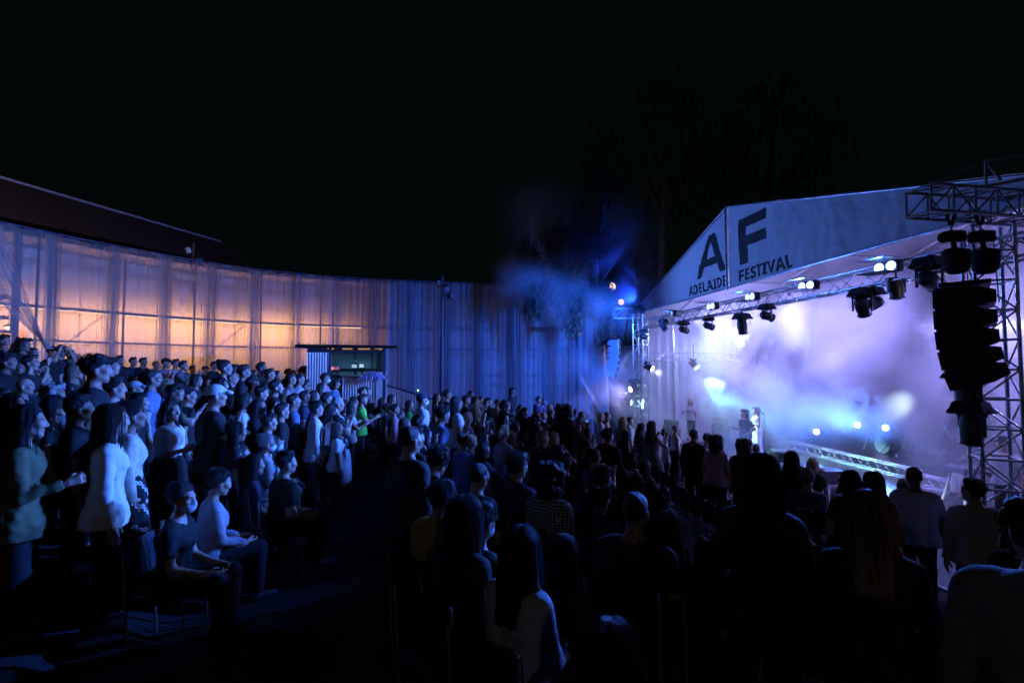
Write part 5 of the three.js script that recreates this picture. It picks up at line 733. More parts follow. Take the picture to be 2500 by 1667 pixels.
// ================================================================ the crowd
// crowns of heads as read in enlarged views of the photograph: [x, y, height of the head, look, label]
const VIEWS = { A: [0, 800, 3.92], B: [400, 850, 3.92], C: [900, 900, 3.92], D: [1400, 980, 3.92], E: [1300, 1050, 3.267], G: [1800, 1050, 3.267], H: [0, 1150, 3.033], K: [750, 1150, 3.033] };
function group(view, rows) { const [ox, oy, s] = VIEWS[view]; for (const [x, y, h, w, label, o] of rows) { const d = o?.d ?? 287.3 * s / h; person(label, ox + x / s, oy + y / s, d, w, o); if (o?.after) o.after(); } }
group('A', [
  [270, 735, 310, 'f long dk shirt olive cup blk y4 t-8', 'woman with long dark hair in an open dark shirt, forearm raised, at far left front'],
  [1080, 725, 285, 'f long br swt wht jeans blk y8 t-5', 'woman with brown hair in a loose white sweatshirt near the left front'],
  [1270, 700, 245, 'f bun dk swt cream skirt flor y6', 'woman in a cream blouse and patterned skirt just right of the white sweatshirt'],
  [1640, 690, 205, 'f long dk puff wht cup t-30 y-14 skirt blk', 'woman with long dark hair and puffed white sleeves facing partly towards the camera'],
  [2060, 532, 185, 'm short dk cap lidwht tee blk mouth', 'man in a white cap in the left crowd, looking right'],
  [2010, 650, 195, 'f bob dk tank blk sitphone stand cup p22', 'woman with a dark bob looking down at her phone, bare arm lit blue', { after() { const p = handOf(0); phone('bright phone in the hand of the woman with the dark bob at left', p, 1.2, true); } }],
  [920, 255, 225, 'm fringe dk tee blk y4', 'tall young man with dark hair and black shirt standing above his neighbours at left'],
  [1060, 285, 150, 'm short dk shirt wht', 'man in a white shirt right behind the tall young man at left'],
  [720, 330, 155, 'f long bl tee blk', 'fair-haired woman in black left of the tall young man'],
  [1100, 472, 185, 'm short dk tee wht y-4', 'man in a white crew-neck tee below the tall young man'],
  [520, 532, 160, 'm curly gr tee gry', 'person with pale curly hair seen from behind at left'],
  [530, 640, 200, 'f long dk tee blk y6', 'dark-haired woman in black in profile above the pointing woman'],
  [1285, 500, 128, 'm short cap lidpale swt pale', 'person in a pale cap and pale top behind the white crew-neck tee'],
  [1460, 395, 170, 'm buzz dk glasses tee blu', 'man with cropped hair and dark glasses in the left crowd'],
  [1585, 485, 165, 'f pony bl tee navy', 'fair woman with a ponytail right of the man with glasses'],
  [1145, 265, 82, 'm short beard jacket blk', 'bearded man in a black coat before the amber curtain, near its left end'],
  [1272, 280, 75, 'm short tee navy', 'dark-haired man before the amber curtain, next to the man in the black coat'],
  [1368, 282, 74, 'm short beard tee blk', 'bearded man with swept-up hair before the amber curtain'],
  [1490, 318, 76, 'm buzz tee gry', 'close-cropped man before the amber curtain left of the dark cap'],
  [1588, 284, 88, 'm short cap lidblk tee pnk mouth', 'man in a dark cap with a hand to his mouth before the amber curtain'],
  [1680, 298, 78, 'm short tee pale', 'dark-haired man right of the dark cap before the amber curtain'],
  [1752, 312, 90, 'm short beard jacket gry phone', 'bearded man in a grey jacket holding up a phone before the amber curtain', { after() { const p = handOf(0).lerp(handOf(1), 0.5); phone('phone held up by the bearded man in the grey jacket', p, 1.9, false); } }],
  [1838, 360, 72, 'm short tee blk', 'small dark figure right of the man holding up a phone'],
  [1960, 362, 76, 'm short cap lidnavy tee blk', 'man in a navy cap in the back row before the amber curtain'],
  [2048, 320, 74, 'm short tee blk', 'man in black standing taller behind the navy cap'],
  [2150, 302, 138, 'f bun dk tee blk', 'woman with hair piled up on her head standing out against the amber curtain'],
  [2242, 345, 108, 'm short dk jacket pale', 'young man in a pale zipped jacket right of the piled-up hair'],
  [2322, 350, 88, 'm short tee gry', 'man in grey right of the pale zipped jacket, head against the amber curtain'],
  [2110, 470, 150, 'f bob dk tee blk', 'person with a dark bowl cut behind the white cap'],
  [500, 170, 100, 'm short cap lidblk face tee blk', 'man with both hands raised to his face at the back left'],
  [585, 165, 98, 'm short tee blk', 'dark-haired man right of the one with hands raised to his face'],
  [672, 210, 90, 'm buzz beard tee navy', 'bearded man at the back left in front of the curtain edge'],
  [742, 246, 80, 'm bald tee red', 'bald man with a ruddy head at the back left'],
  [312, 186, 88, 'f long br tee blk', 'brown-haired woman below the tied curtain at the far left'],
  [70, 240, 148, 'm short tee blk', 'man at the far left edge, middle height'],
  [290, 256, 138, 'm short tee blk y-10', 'man in black behind the raised arms at far left'],
  [310, 395, 135, 'f short dk tank navy raise', 'person with both bare arms raised at far left'],
  [235, 485, 128, 'm bald tee blk', 'bald man between the raised arms at far left'],
  [30, 565, 130, 'm short tee blu', 'man cut by the left edge below the raised arms'],
  [40, 62, 92, 'm short tee blk', 'dark figure in the top left corner of the crowd'], [160, 132, 98, 'f long tee blk', 'dark long-haired figure in the top left corner of the crowd'],
  [20, 150, 95, 'm buzz tee blk', 'cropped head at the left edge under the yellow wall'], [225, 100, 84, 'm curly tee blk', 'curly dark head near the tied curtain at far left'],
  [395, 330, 110, 'm short tee blk', 'dark man in shadow left of the fair-haired woman'], [860, 560, 160, 'm short hood blk', 'shadowed man in a dark hood below the tall young man'],
  [1340, 620, 150, 'f long dk tee blk', 'shadowed woman behind the man with glasses'], [1800, 560, 150, 'm short tee blk', 'shadowed man left of the white cap'], [1880, 440, 110, 'f bob tee blk', 'shadowed woman above the white cap'],
  [430, 420, 120, 'f long tee blk', 'shadowed woman left of the fair-haired woman in black'], [130, 620, 170, 'f long br tee blk', 'shadowed woman below the raised arms at left'], [760, 640, 190, 'm short tee blk', 'shadowed man left of the white sweatshirt'],
]);
group('B', [
  [735, 925, 195, 'm buzz dk shirt navy sit', 'seated man with cropped hair and a visible ear, dark shirt, left of the aisle'],
  [570, 1150, 225, 'f bun dk swt pale sit p14', 'seated woman in a white top with a round pale shoulder, looking down'],
  [190, 1285, 268, 'f bun dk mask tee blk sit t-34 y-14', 'woman in a face mask turned towards the camera at the lower left'],
  [990, 818, 168, 'f bun gr mask glasses shirt pale sit jeans pale', 'masked grey-haired person seated with legs forward beside the aisle'],
  [1460, 500, 146, 'f bun dk shirt wht down wide gry w112', 'big person in an untucked white jacket standing by the aisle'],
  [845, 265, 122, 'm fringe dk tee blk y-4', 'young man with dark fringe in profile, centre of the left crowd'],
  [948, 350, 128, 'm short dk tee navy mouth p10', 'man with a hand to his chin, centre of the left crowd'],
  [800, 430, 140, 'f bob br crop wht cup skirt blk p12', 'woman with streaked bobbed hair and a cropped white top'],
  [912, 478, 112, 'f long dk tee blk clap t-22', 'woman facing forward with clasped hands beside the cropped white top'],
  [1072, 295, 130, 'm short beard tee blk', 'bearded man in black, centre of the left crowd'],
  [1152, 370, 112, 'f long br crop pale mouth t-20 jeans pale', 'smiling woman in a pale top with a hand to her hair'],
  [1215, 235, 104, 'm short dk tee gry', 'tall man in grey left of the corrugated booth wall'],
  [1300, 240, 100, 'm short dk jacket pale cup', 'man in a pale jacket left of the corrugated booth wall'],
  [1360, 300, 88, 'm short glasses tee blu', 'man with glasses below the corrugated booth wall'], [1392, 226, 78, 'm short tee blk', 'dark-haired man against the corrugated booth wall'],
  [932, 130, 112, 'm short dk jacket blk', 'tall young man standing out against the amber curtain, mid crowd'], [765, 152, 112, 'm short dk tee blk', 'man before the amber curtain left of the tall young man, mid crowd'],
  [1012, 190, 86, 'm short tee gry', 'man before the amber curtain right of the tall young man, mid crowd'], [1085, 210, 80, 'f bob tee navy', 'woman before the amber curtain, second right of the tall young man'],
  [1185, 194, 70, 'm short tee blk', 'small dark head before the amber curtain'], [1238, 205, 66, 'm buzz tee pale', 'cropped small head before the amber curtain'], [1310, 186, 70, 'm short cap lidblk tee blk', 'small head in a dark cap left of the booth'], [1342, 172, 62, 'm curly tee blk', 'small curly head touching the booth wall'],
  [858, 205, 96, 'f long br tee blk', 'brown-haired woman behind the young man with the fringe'], [640, 205, 118, 'm short tee blk', 'shadowed man left of the man against the amber curtain'],
  [1542, 235, 84, 'm short dk mask tee mauve', 'masked man in a mauve tee beside the booth counter'], [1510, 328, 98, 'f bob dk tee blk', 'dark-haired woman in a black tee below the masked man'], [1642, 288, 78, 'm curly tee blu cup', 'man in a blue tee beside the booth counter'], [1592, 300, 66, 'f bob tee pale', 'small pale-shirted woman by the booth counter'],
  [1662, 465, 112, 'm buzz gr tee flor mouth', 'close-cropped grey person in a floral top holding a cup to the mouth'], [1738, 486, 104, 'f long br dress flor clap', 'woman in a floral dress beside the aisle'], [1800, 500, 92, 'f long dk tee pale clap', 'woman with pale top clapping beside the aisle'],
  [1900, 436, 92, 'm short beard tee lime clap', 'person in a bright lime green tee below the booth counter'], [1900, 366, 84, 'm short dk tee blk', 'dark-haired man before the booth counter'], [1942, 372, 80, 'f long dk tee blk', 'long-haired woman before the booth counter'], [1822, 455, 84, 'f long dk tee gry', 'woman left of the bright lime green one'],
  [2000, 520, 84, 'f bob dk swt pnk sit', 'seated woman in a pink sweater right of the booth'], [2180, 438, 86, 'f long dk tank pale mouth skirt mauve', 'woman in a pale summer dress with a raised hand, right of the booth'], [2215, 530, 74, 'f short dk swt pnk', 'small person in pink beside the pale summer dress'],
  [2090, 470, 76, 'f long tee blk', 'dark figure right of the booth end panel'], [2050, 560, 70, 'f long dk tee blu sit', 'seated small woman right of the pink sweater'], [2135, 520, 72, 'm short tee blk', 'shadowed man left of the pale summer dress'],
  [1610, 520, 110, 'f long dk tank wht mouth', 'woman with her hand to her ear behind the untucked white jacket'], [1560, 420, 96, 'm short tee blk', 'shadowed man above the untucked white jacket'],
  [1130, 520, 120, 'm short tee blk', 'shadowed man below the smiling woman'], [1240, 430, 100, 'm short tee blu cup', 'man in blue holding a drink left of the booth', { after() { can('pale green drink can held up in the left crowd', at(400 + 1385 / 3.92, 850 + 450 / 3.92, 10.2), 'lime'); } }], [1440, 400, 92, 'f bob tee mauve', 'woman in mauve below the corrugated booth wall'], [1350, 400, 90, 'm short tee navy', 'man in navy beside the woman in mauve'],
  [620, 640, 150, 'm short tee navy cross', 'man in navy with folded arms behind the woman at her phone'], [700, 700, 160, 'f long tee blk', 'shadowed woman below the cropped white top'], [1010, 620, 130, 'm short tee blk', 'shadowed man below the clasped hands'], [880, 1010, 170, 'f long dk tee navy sit', 'seated shadowed woman left of the masked grey-haired person'],
  [1180, 980, 160, 'm short tee blk sit', 'seated shadowed man right of the masked grey-haired person'], [1060, 830, 150, 'f bob mask tee pale sit', 'second masked person right behind the masked grey-haired one'],
  [1730, 640, 90, 'f long dk skirt flor tee wht', 'woman in a flowered skirt at the aisle edge'], [1660, 700, 100, 'f long br tee wht', 'woman in white at the aisle right of the untucked white jacket'],
]);
group('C', [
  [512, 228, 104, 'm short cap lidnavy mask shirt wht', 'masked man in a cap and white shirt standing right of the aisle'], [390, 295, 76, 'f long dk tee grn', 'woman in a green top left of the masked man in the cap'],
  [652, 230, 82, 'f long dk tee gry', 'long-haired woman left of the lamp pole foot'], [704, 240, 80, 'f long dk tee pale', 'woman in a pale top at the foot of the lamp pole'], [750, 195, 86, 'm short tee blk phone', 'dark figure with raised hands at the foot of the lamp pole'],
  [840, 258, 122, 'f long dk tee wht', 'woman with very long dark hair right of the lamp pole'], [932, 250, 80, 'm short beard tee blk', 'man right of the very long dark hair'], [978, 205, 62, 'm short tee blk', 'tall dark figure at the foot of the blue curtain'],
  [1022, 264, 80, 'm short br tee grn', 'man in a bright green tee before the blue curtain'], [1066, 264, 72, 'm short tee navy', 'man in navy right of the green tee'], [1140, 278, 86, 'm short dk shirt wht', 'young man in a white shirt before the blue curtain'], [1232, 292, 66, 'm buzz tee gry', 'small grey figure before the blue curtain'],
  [1160, 360, 86, 'f bob dk tee pale', 'woman with a dark bob below the young man in white'], [1228, 370, 78, 'f bob bl tee blk', 'blonde woman beside the dark bob before the blue curtain'], [1300, 298, 112, 'm short dk tee blk', 'broad dark-haired man in black before the blue curtain'],
  [1378, 180, 46, 'm curly dk tee blk', 'slim man in a black printed tee standing alone against the blue curtain', { base: -2.75, d: 18.5 }],
  [1432, 386, 72, 'f long br tee gry', 'woman before the blue haze, left one'], [1490, 370, 72, 'm short beard tee navy', 'man in a cap of dark hair before the blue haze'], [1450, 345, 54, 'm short tee blk', 'tiny dark head before the blue haze'],
  [1330, 390, 172, 'f longcurl dk tank blk skirt pale', 'woman with a big mane of dark curls seen from behind'], [1478, 414, 132, 'f long dk tank blk cup jeans pale y-20 t10', 'woman in a black tank top looking up and holding a cup', { after() { can('pale cup held by the woman in the black tank top', handOf(0), 'wht'); } }], [1586, 466, 112, 'f curly br shirt pale', 'person with curly hair in a pale shirt beside the black tank top'],
  [1625, 264, 62, 'm short hood navy', 'tall hazy figure standing left in the smoke'], [1672, 282, 58, 'm short tee navy', 'second hazy figure standing in the smoke'], [1738, 340, 66, 'f long bl tee pale', 'hazy pale figure in the smoke'], [1752, 394, 74, 'f bob br tee blu', 'hazy figure with light hair below the smoke'],
  [1872, 342, 150, 'm curly dk hood blk phone w108', 'tall person in a dark hooded jacket filming with a phone, seen from behind', { after() { phone('phone with a violet screen held up by the tall hooded person', at(900 + 2002 / 3.92, 900 + 515 / 3.92, 6.9), -2.6, true); } }],
  [2082, 580, 130, 'f long bl tee blk', 'woman with long blonde hair right of the tall hooded person'], [2292, 568, 148, 'm short dk shirt blk w106', 'man in a black shirt seen from behind near the middle'],
  [2042, 408, 60, 'f long dk tee blu', 'small woman at the right end of the blue curtain'], [2062, 490, 88, 'f curly bl tee pale', 'person with pale curly hair right of the lifted phone'],
  [715, 350, 150, 'm short dk tee blu jeans', 'man leaning forward in a patterned shirt and jeans, in the middle', { lean: 0.45 }],
  [982, 465, 122, 'm short glasses tee blk sit', 'seated man with glasses right of the leaning man'], [1070, 510, 112, 'm bald tee blk sit', 'seated bald man right of the man with glasses'], [1150, 550, 150, 'm short dk shirt mauve sit', 'seated man in a dark patterned shirt in profile'],
  [400, 552, 240, 'm buzz dk swt blk', 'man in a dark sweater over a white collar in profile right of the aisle', { d: 5.0 }], [452, 560, 190, 'm short dk tee blk', 'man whose face shows just behind the white collar'], [530, 535, 160, 'f bob dk tee blu', 'woman with a dark bob right of the two profiles'],
  [480, 434, 122, 'm short dk tee navy mouth', 'man with a hand to his mouth left of the leaning man'], [458, 506, 92, 'f bob br tee blk', 'small person below the man with a hand to his mouth'], [312, 420, 82, 'm short gr tee gry sit', 'grey-haired seated person right of the dark aisle'], [385, 410, 82, 'm bald glasses tee wht sit', 'bald seated man with glasses below the masked man in the cap'], [348, 466, 100, 'f long br tee blk', 'brown-haired woman right of the dark aisle'],
  [680, 745, 250, 'm short dk headphones shirt blk sit p16 y6', 'seated man in headphones looking down, face edged in blue'], [1055, 905, 232, 'm buzz dk tee blk sit y-6', 'man with a close-cropped head, rim of the skull lit blue'], [1425, 798, 214, 'm short dk shirt navy sit', 'seated man in profile with a lit face in the middle'], [1740, 905, 240, 'm curly dk shirt check sit cross y6', 'person with dark curly hair in a checked shirt, arm lit, right of the middle', { d: 4.7 }],
  [1735, 780, 190, 'f bun dk tee blk sit', 'woman with dark gathered hair behind the checked shirt'], [2245, 930, 200, 'm short dk tee blk sit', 'seated man with short hair left of the frizzy head'], [1735, 700, 100, 'child m curly br tee pale', 'small child with tousled hair below the cup'],
  [860, 470, 100, 'f long dk tee navy', 'woman half hidden by the leaning man'], [1250, 640, 150, 'm short tee blk sit', 'seated shadowed man left of the black tank top'], [790, 400, 80, 'f bob bl tee pale', 'small fair head above the leaning man'], [955, 410, 84, 'f long bl tee pale', 'fair woman with hands before her face right of the leaning man'], [1580, 640, 110, 'm short tee pale', 'person in a pale shirt half hidden by the black tank top'],
]);
group('D', [
  [82, 95, 58, 'f long dk tee gry', 'woman with dark hair at the right edge of the blue curtain'], [270, 106, 74, 'f bob bl tee pale', 'blonde head at the left of the smoke'], [322, 98, 84, 'f long br tank blk', 'woman with bare shoulders left of the far truss tower'], [105, 176, 78, 'f curly bl tee wht', 'person with very pale hair left of the smoke'],
  [478, 145, 84, 'f long bl tee blk', 'long-haired blonde left of the bag strap'], [540, 145, 76, 'm short dk tee pale', 'man in a pale tee with a bag strap across his back'], [660, 204, 88, 'f long dk tee gry p14', 'woman looking down at the foot of the far truss tower'],
  [690, 278, 82, 'm buzz dk tee navy w112', 'man bending forward in a dark tee with white letters on the shoulders', { lean: 0.55 }], [752, 180, 108, 'f long br dress check phone', 'woman in a checked dress taking a photograph', { after() { phone('small camera phone of the woman in the checked dress', handOf(0).lerp(handOf(1), 0.5), 2.6, false); } }],
  [980, 222, 84, 'f buzz pk tank wht wide blk down', 'woman with cropped violet hair and crossed white straps'], [1156, 264, 112, 'm buzz dk shirt blk beard', 'man in a black shirt standing left of the curly hair'], [1280, 305, 92, 'm short br tee blu', 'man in blue half hidden by the curly hair'], [1365, 318, 124, 'f longcurl dk tee pnk', 'woman with a wide mane of curly hair in a pink top'],
  [1275, 445, 108, 'f bob bl tank blk sit', 'seated woman with a bright blonde bob'], [1375, 460, 112, 'm curly dk tee pale sit', 'seated man with dark curls in a pale tee'], [1636, 354, 122, 'm longcurl br tee blk', 'person with shaggy fair curls in a black printed tee'], [1750, 402, 96, 'm buzz dk tee blk sit', 'close-cropped head below the singer'], [1556, 570, 104, 'm bald dark tee navy sit', 'seated man in a dark tee with faded print on the back'],
  [1790, 487, 250, 'f long dk swt blk', 'woman with very long dark hair, a large black shape right of centre', { d: 2.75 }], [2088, 470, 150, 'f long dk tee blk phone', 'woman with long dark hair filming with a phone at right', { after() { phone('phone held sideways above the crowd at right', at(1400 + 1990 / 3.92, 980 + 520 / 3.92, 6.6), -2.5, true, true); } }], [2290, 532, 122, 'f bob bl tee blk down', 'blonde person with bare forearms at the stage edge'], [2238, 642, 158, 'm short beanie lidgry dk swt gry sit', 'person in a ribbed beanie at right'],
  [545, 665, 188, 'm curly br tee blk sit', 'person with frizzy hair seen from behind in the middle'], [262, 795, 250, 'f bun dk shirt navy sit', 'dark-haired woman in profile left of the bald man'], [592, 868, 330, 'm buzz dk tee blk sit w108 t6', 'bald broad man in a black tee in the foreground', { d: 3.3 }], [778, 795, 232, 'm curly dk shirt blk sit p8 t14', 'man with dark curls right of the bald man'], [890, 1040, 250, 'f long br tee blk sit', 'woman with long straight hair right of the bald man'],
  [1345, 1310, 250, 'm curly br tee blk sit', 'curly head low in the foreground left of the very long dark hair', { d: 4.6 }], [2110, 1345, 220, 'f bun br tee blk sit', 'low brown head between two big dark heads at right'], [1072, 1385, 130, 'child f curly br tee blk sit', 'small curly child beside the woman with straight hair'], [880, 372, 76, 'child f bob bl tee pale', 'small pale-haired child beside the crossed white straps'],
]);
group('G', [
  [905, 316, 168, 'f bob br tee blk', 'woman with a light bob seen from behind at the stage edge'], [1088, 322, 168, 'f long br tee pale', 'woman with straight hair right of the light bob'], [1410, 292, 158, 'm buzz dark tee pale w108 jeans blk', 'broad man in a pale tee standing at right, seen from behind'], [1880, 390, 150, 'm short dk tee pale w104 y40 jeans blk', 'man in a pale tee by the right truss tower, head turned'],
  [1050, 468, 300, 'f long bl swt blk w106', 'big woman with long fair hair seen from behind in the right foreground', { d: 2.6 }], [2390, 560, 330, 'm short dk hood gry w116', 'broad man in a grey hooded top cut by the right edge', { d: 2.3 }], [818, 370, 82, 'child m buzz dk tee pale', 'small head left of the light bob'], [1325, 380, 96, 'f long dk tee blk', 'dark head half hidden behind the broad man in the pale tee'],
  [2230, 690, 170, 'f bob dk tee blk', 'dark-haired person at the right edge by the truss tower'], [2010, 640, 130, 'm short tee blk sit', 'shadowed seated man right of the pale tee'], [540, 640, 200, 'm short tee blk sit', 'shadowed man below the beanie'],
]);
group('K', [
  [1170, 170, 300, 'f long dk tee blk sit y10', 'woman with shiny dark hair in front of the yellow jacket'], [1290, 232, 320, 'm short dk mask tee blk sit y12 t-10', 'masked dark-haired man whose mask edge catches the light', { d: 3.4 }], [1590, 392, 330, 'f long dk swt pale sit', 'woman with long dark hair in a pale grey sweater in the bottom foreground', { d: 2.55 }],
  [1000, 70, 250, 'm short dk jacket yel sit t8', 'person in a yellow jacket with dark lettering, lower middle', { d: 4.3 }], [2230, 1075, 320, 'f long br tee blk sit', 'dark head rising from the bottom edge in the middle', { d: 1.9 }], [1900, 460, 300, 'f long dk tee blk sit', 'shadowed woman behind the pale grey sweater', { d: 3.6 }],
]);
// half-hidden onlookers that pack the rows between the others
{
  const r = rng(404), heads = report.map((q) => [q[1], q[2], +q[4], q[0]]), taken = new Set();
  const short = (l) => l.split(/,| before | beside | behind | below | left of | right of | at the | standing | whose | seen | in the | against | against | just | with a hand | above /)[0], seen = new Map(); for (const q of report) seen.set(short(q[0]), (seen.get(short(q[0])) ?? 0) + 1);
  const handle = (l) => { const h = short(l); return seen.get(h) === 1 && !/shadowed|small|dark figure/.test(h) ? 'the ' + h.replace(/^(a|an|the) /, '') : null; };
  const packs = [['left crowd', [[0, 850], [330, 905], [700, 925], [850, 1010], [820, 1120], [520, 1080], [330, 1190], [0, 1180]], 48], ['middle crowd', [[960, 985], [1400, 1000], [1420, 1080], [1340, 1200], [1130, 1210], [985, 1120]], 22], ['right crowd', [[1400, 1090], [1560, 1100], [1700, 1230], [1560, 1300], [1440, 1210]], 7], ['crowd before the stage', [[1780, 1150], [2000, 1200], [2300, 1260], [2200, 1330], [1900, 1280]], 6]];
  for (const [where, poly, n] of packs) for (let k = 0, tries = 0; k < n && tries < 900; tries++) {
    const xs = poly.map((p) => p[0]), ys = poly.map((p) => p[1]), x = lerp(Math.min(...xs), Math.max(...xs), r()), y = lerp(Math.min(...ys), Math.max(...ys), r());
    let inside = false; for (let i = 0, j = poly.length - 1; i < poly.length; j = i++) { const [a, b] = poly[i], [c, d] = poly[j]; if ((b > y) !== (d > y) && x < ((c - a) * (y - b)) / (d - b) + a) inside = !inside; } if (!inside) continue;
    const near = heads.map(([a, b, d, l]) => [Math.hypot(a - x, (b - y) * 0.8), d, a, b, l]).sort((p, q) => p[0] - q[0]), d = near.slice(0, 4).reduce((s, q) => s + q[1] / (q[0] + 8), 0) / near.slice(0, 4).reduce((s, q) => s + 1 / (q[0] + 8), 0), head = 287 / d; if (near[0][0] < head * 0.66 || d < 4.6) continue;
    if (near.some(([, e, a, b]) => (e < 6.2 || (e < 9.5 && e > d - 0.3)) && Math.abs(a - x) < 520 / Math.min(d, e) && y > b - 20 && y < b + 1000 / e)) continue;
    const f = r() < 0.5, hair = f ? ['long', 'bob', 'pony', 'bun', 'long'][Math.floor(r() * 5)] : ['short', 'short', 'buzz', 'curly', 'fringe'][Math.floor(r() * 5)], hc = ['dk', 'dk', 'br', 'bl'][Math.floor(r() * 4)], top = ['tee', 'swt', 'shirt', 'tee'][Math.floor(r() * 4)], tc = ['blk', 'navy', 'gry', 'blu', 'olive', 'pale'][Math.floor(r() * 6)];
    const w = [f ? 'f' : 'm', hair, hc, top, tc, ['stand', 'cross', 'cup', 'mouth', 'phone', 'clap', 'stand', 'raise', 'phone1', 'neckhand'][Math.floor(r() * 10)], 'y' + (Math.floor(r() * 3) - 1) * 20].join(' ');
    const who = `${{ dk: 'dark-haired', br: 'brown-haired', bl: 'fair-haired' }[hc]} half-hidden ${f ? 'woman' : 'man'} in ${{ blk: 'black', navy: 'navy', gry: 'grey', blu: 'blue', olive: 'olive', pale: 'pale' }[tc]}`;
    let label = null; for (const q of near) { if (!q[4]) continue; const h = handle(q[4]); if (!h) continue; const dx = q[2] - x, dy = q[3] - y, rel = Math.abs(dx) > Math.abs(dy) ? (dx > 0 ? 'left of' : 'right of') : dy > 0 ? 'above' : 'below', l = `${who} ${rel} ${h}`; if (l.split(' ').length <= 16 && !taken.has(l)) { label = l; break; } } taken.add(label);
    person(label, x, y, d, w, { group: 'half-hidden onlookers in the ' + where, lod: d < 5 ? 1 : 2 }); heads.push([x, y, d, null]); k++;
  }
}
// musicians on the stage
const B = DECK;
person('singer in white wide trousers and a white halter top at a microphone', 1846, 993, 17.3, 'f longcurl dk tank wht wide wht sing', { base: B, yaw: -1.5 });
{ const p = handOf(0), q = at(1866, 1010, 17.1), t = thing('microphone_stand', 'microphone stand in front of the singer', 'microphone stand', V(q.x, rel(DECK), q.z)); bar(V(0, 0, 0), V(0, 1.45, 0), 0.012, M.black, t, 'pole'); part('base', new THREE.CylinderGeometry(0.14, 0.15, 0.02, 24), M.black, t, V(0, 0.01, 0)); bar(V(0, 1.45, 0), V(-0.1, 1.52, 0.02), 0.018, M.black, t, 'microphone'); }
person('guitarist standing just behind the singer', 1818, 1000, 19.6, 'm curly dk tee blk guitar', { base: B, yaw: -1.3 });
person('hazy musician playing at the far left of the stage', 1686, 972, 19, 'f long bl tee pale cup', { base: B, yaw: -0.9 });
person('bass player in white trousers in front of the keyboard', 2320, 1038, 13.0, 'm longcurl dk tee blk guitar wide wht', { base: B, yaw: -1.5, lean: 0.3 });
{ const hands = handOf(0).lerp(handOf(1), 0.5); const t = thing('bass_guitar', 'bass guitar held by the player in white trousers', 'guitar', hands, 0.3); const s = new THREE.Shape(); s.absellipse(0, 0, 0.17, 0.13, 0, 6.283); part('guitar_body', new THREE.ExtrudeGeometry(s, { depth: 0.04, bevelEnabled: true, bevelSize: 0.01, bevelThickness: 0.01 }), M.wood, t, V(-0.15, -0.08, 0)); bar(V(0, 0, 0.02), V(0.7, 0.42, 0.02), 0.02, M.wood, t, 'neck'); }
person('drummer behind the drum kit', 2195, 995, 16.8, 'm short dk tee blk drum', { base: B + 0.3, yaw: -1.4, seat: false });
person('keyboard player in a wide-brimmed hat at the right of the stage', 2452, 1068, 11.6, 'm short dk tee pale cup', { base: B, yaw: -1.2 });
{ const { t, sk } = person.last, h = part('hat', mergeGeometries([new THREE.CylinderGeometry(0.085, 0.1, 0.11, 24).translate(0, 0.11, -0.01), new THREE.CylinderGeometry(0.19, 0.19, 0.008, 28).translate(0, 0.06, -0.01)]), M.rubber, t, sk.hc); h.quaternion.copy(sk.hq); }
const SMOKE_A = 0.32, SMOKE_N = 100;
// ================================================================ instruments, chairs, small things
{
  const c = at(2185, 1105, 16.2), t = thing('drum_kit', 'drum kit with cymbals on the riser in the violet haze', 'drum kit', V(c.x, rel(DECK + 0.3), c.z), -1.4), shell = mat('drum_shell', { rgb: [0.16, 0.12, 0.14], roughness: 0.25 }), skin = mat('drum_skin', { rgb: [0.7, 0.7, 0.68], roughness: 0.6 }), brass = mat('cymbal_brass', { rgb: [0.6, 0.42, 0.16], metalness: 1, roughness: 0.25, ...DS });
  const drum = (r, h, p, rot, nm) => { const d = part(nm, new THREE.CylinderGeometry(r, r, h, 28, 1, true), shell, t, p, rot); part('drum_head', new THREE.CylinderGeometry(r * 0.99, r * 0.99, h * 0.96, 28), skin, d); for (const s of [-1, 1]) part('hoop', new THREE.TorusGeometry(r, 0.012, 6, 28).rotateX(Math.PI / 2).translate(0, s * h / 2, 0), M.alu, d); };
  drum(0.28, 0.42, V(0, 0.29, 0.25), [Math.PI / 2, 0, 0], 'bass_drum'); drum(0.15, 0.22, V(-0.2, 0.72, 0.2), [0.35, 0, 0], 'tom'); drum(0.16, 0.24, V(0.18, 0.72, 0.2), [0.35, 0, 0], 'tom'); drum(0.2, 0.4, V(0.6, 0.42, -0.1), [0.1, 0, 0], 'floor_tom'); drum(0.18, 0.15, V(-0.45, 0.55, -0.1), [0.1, 0, 0], 'snare');
  for (const [x, z, h, r] of [[-0.85, 0.1, 1.25, 0.24], [0.85, 0.15, 1.3, 0.26], [-0.75, -0.25, 0.85, 0.18], [0.35, 0.5, 1.4, 0.22]]) { bar(V(x, 0.35, z), V(x, h, z), 0.014, M.alu, t, 'cymbal_stand'); for (let k = 0; k < 3; k++) bar(V(x, 0.4, z), V(x + 0.32 * Math.cos(k * 2.1 + x), 0.01, z + 0.32 * Math.sin(k * 2.1 + x)), 0.011, M.alu, t, 'stand_leg', CYL6); part('cymbal', new THREE.LatheGeometry([[0.001, 0.03], [0.03, 0.028], [0.05, 0.012], [r, -0.012]].map(([a, b]) => new THREE.Vector2(a, b)), 28), brass, t, V(x, h, z), [0.2, 0, 0.1]); }
  part('drum_stool', new THREE.CylinderGeometry(0.17, 0.17, 0.08, 20), M.rubber, t, V(0, 0.46, -0.55)); bar(V(0, 0, -0.55), V(0, 0.43, -0.55), 0.025, M.alu, t, 'stool_post');
}
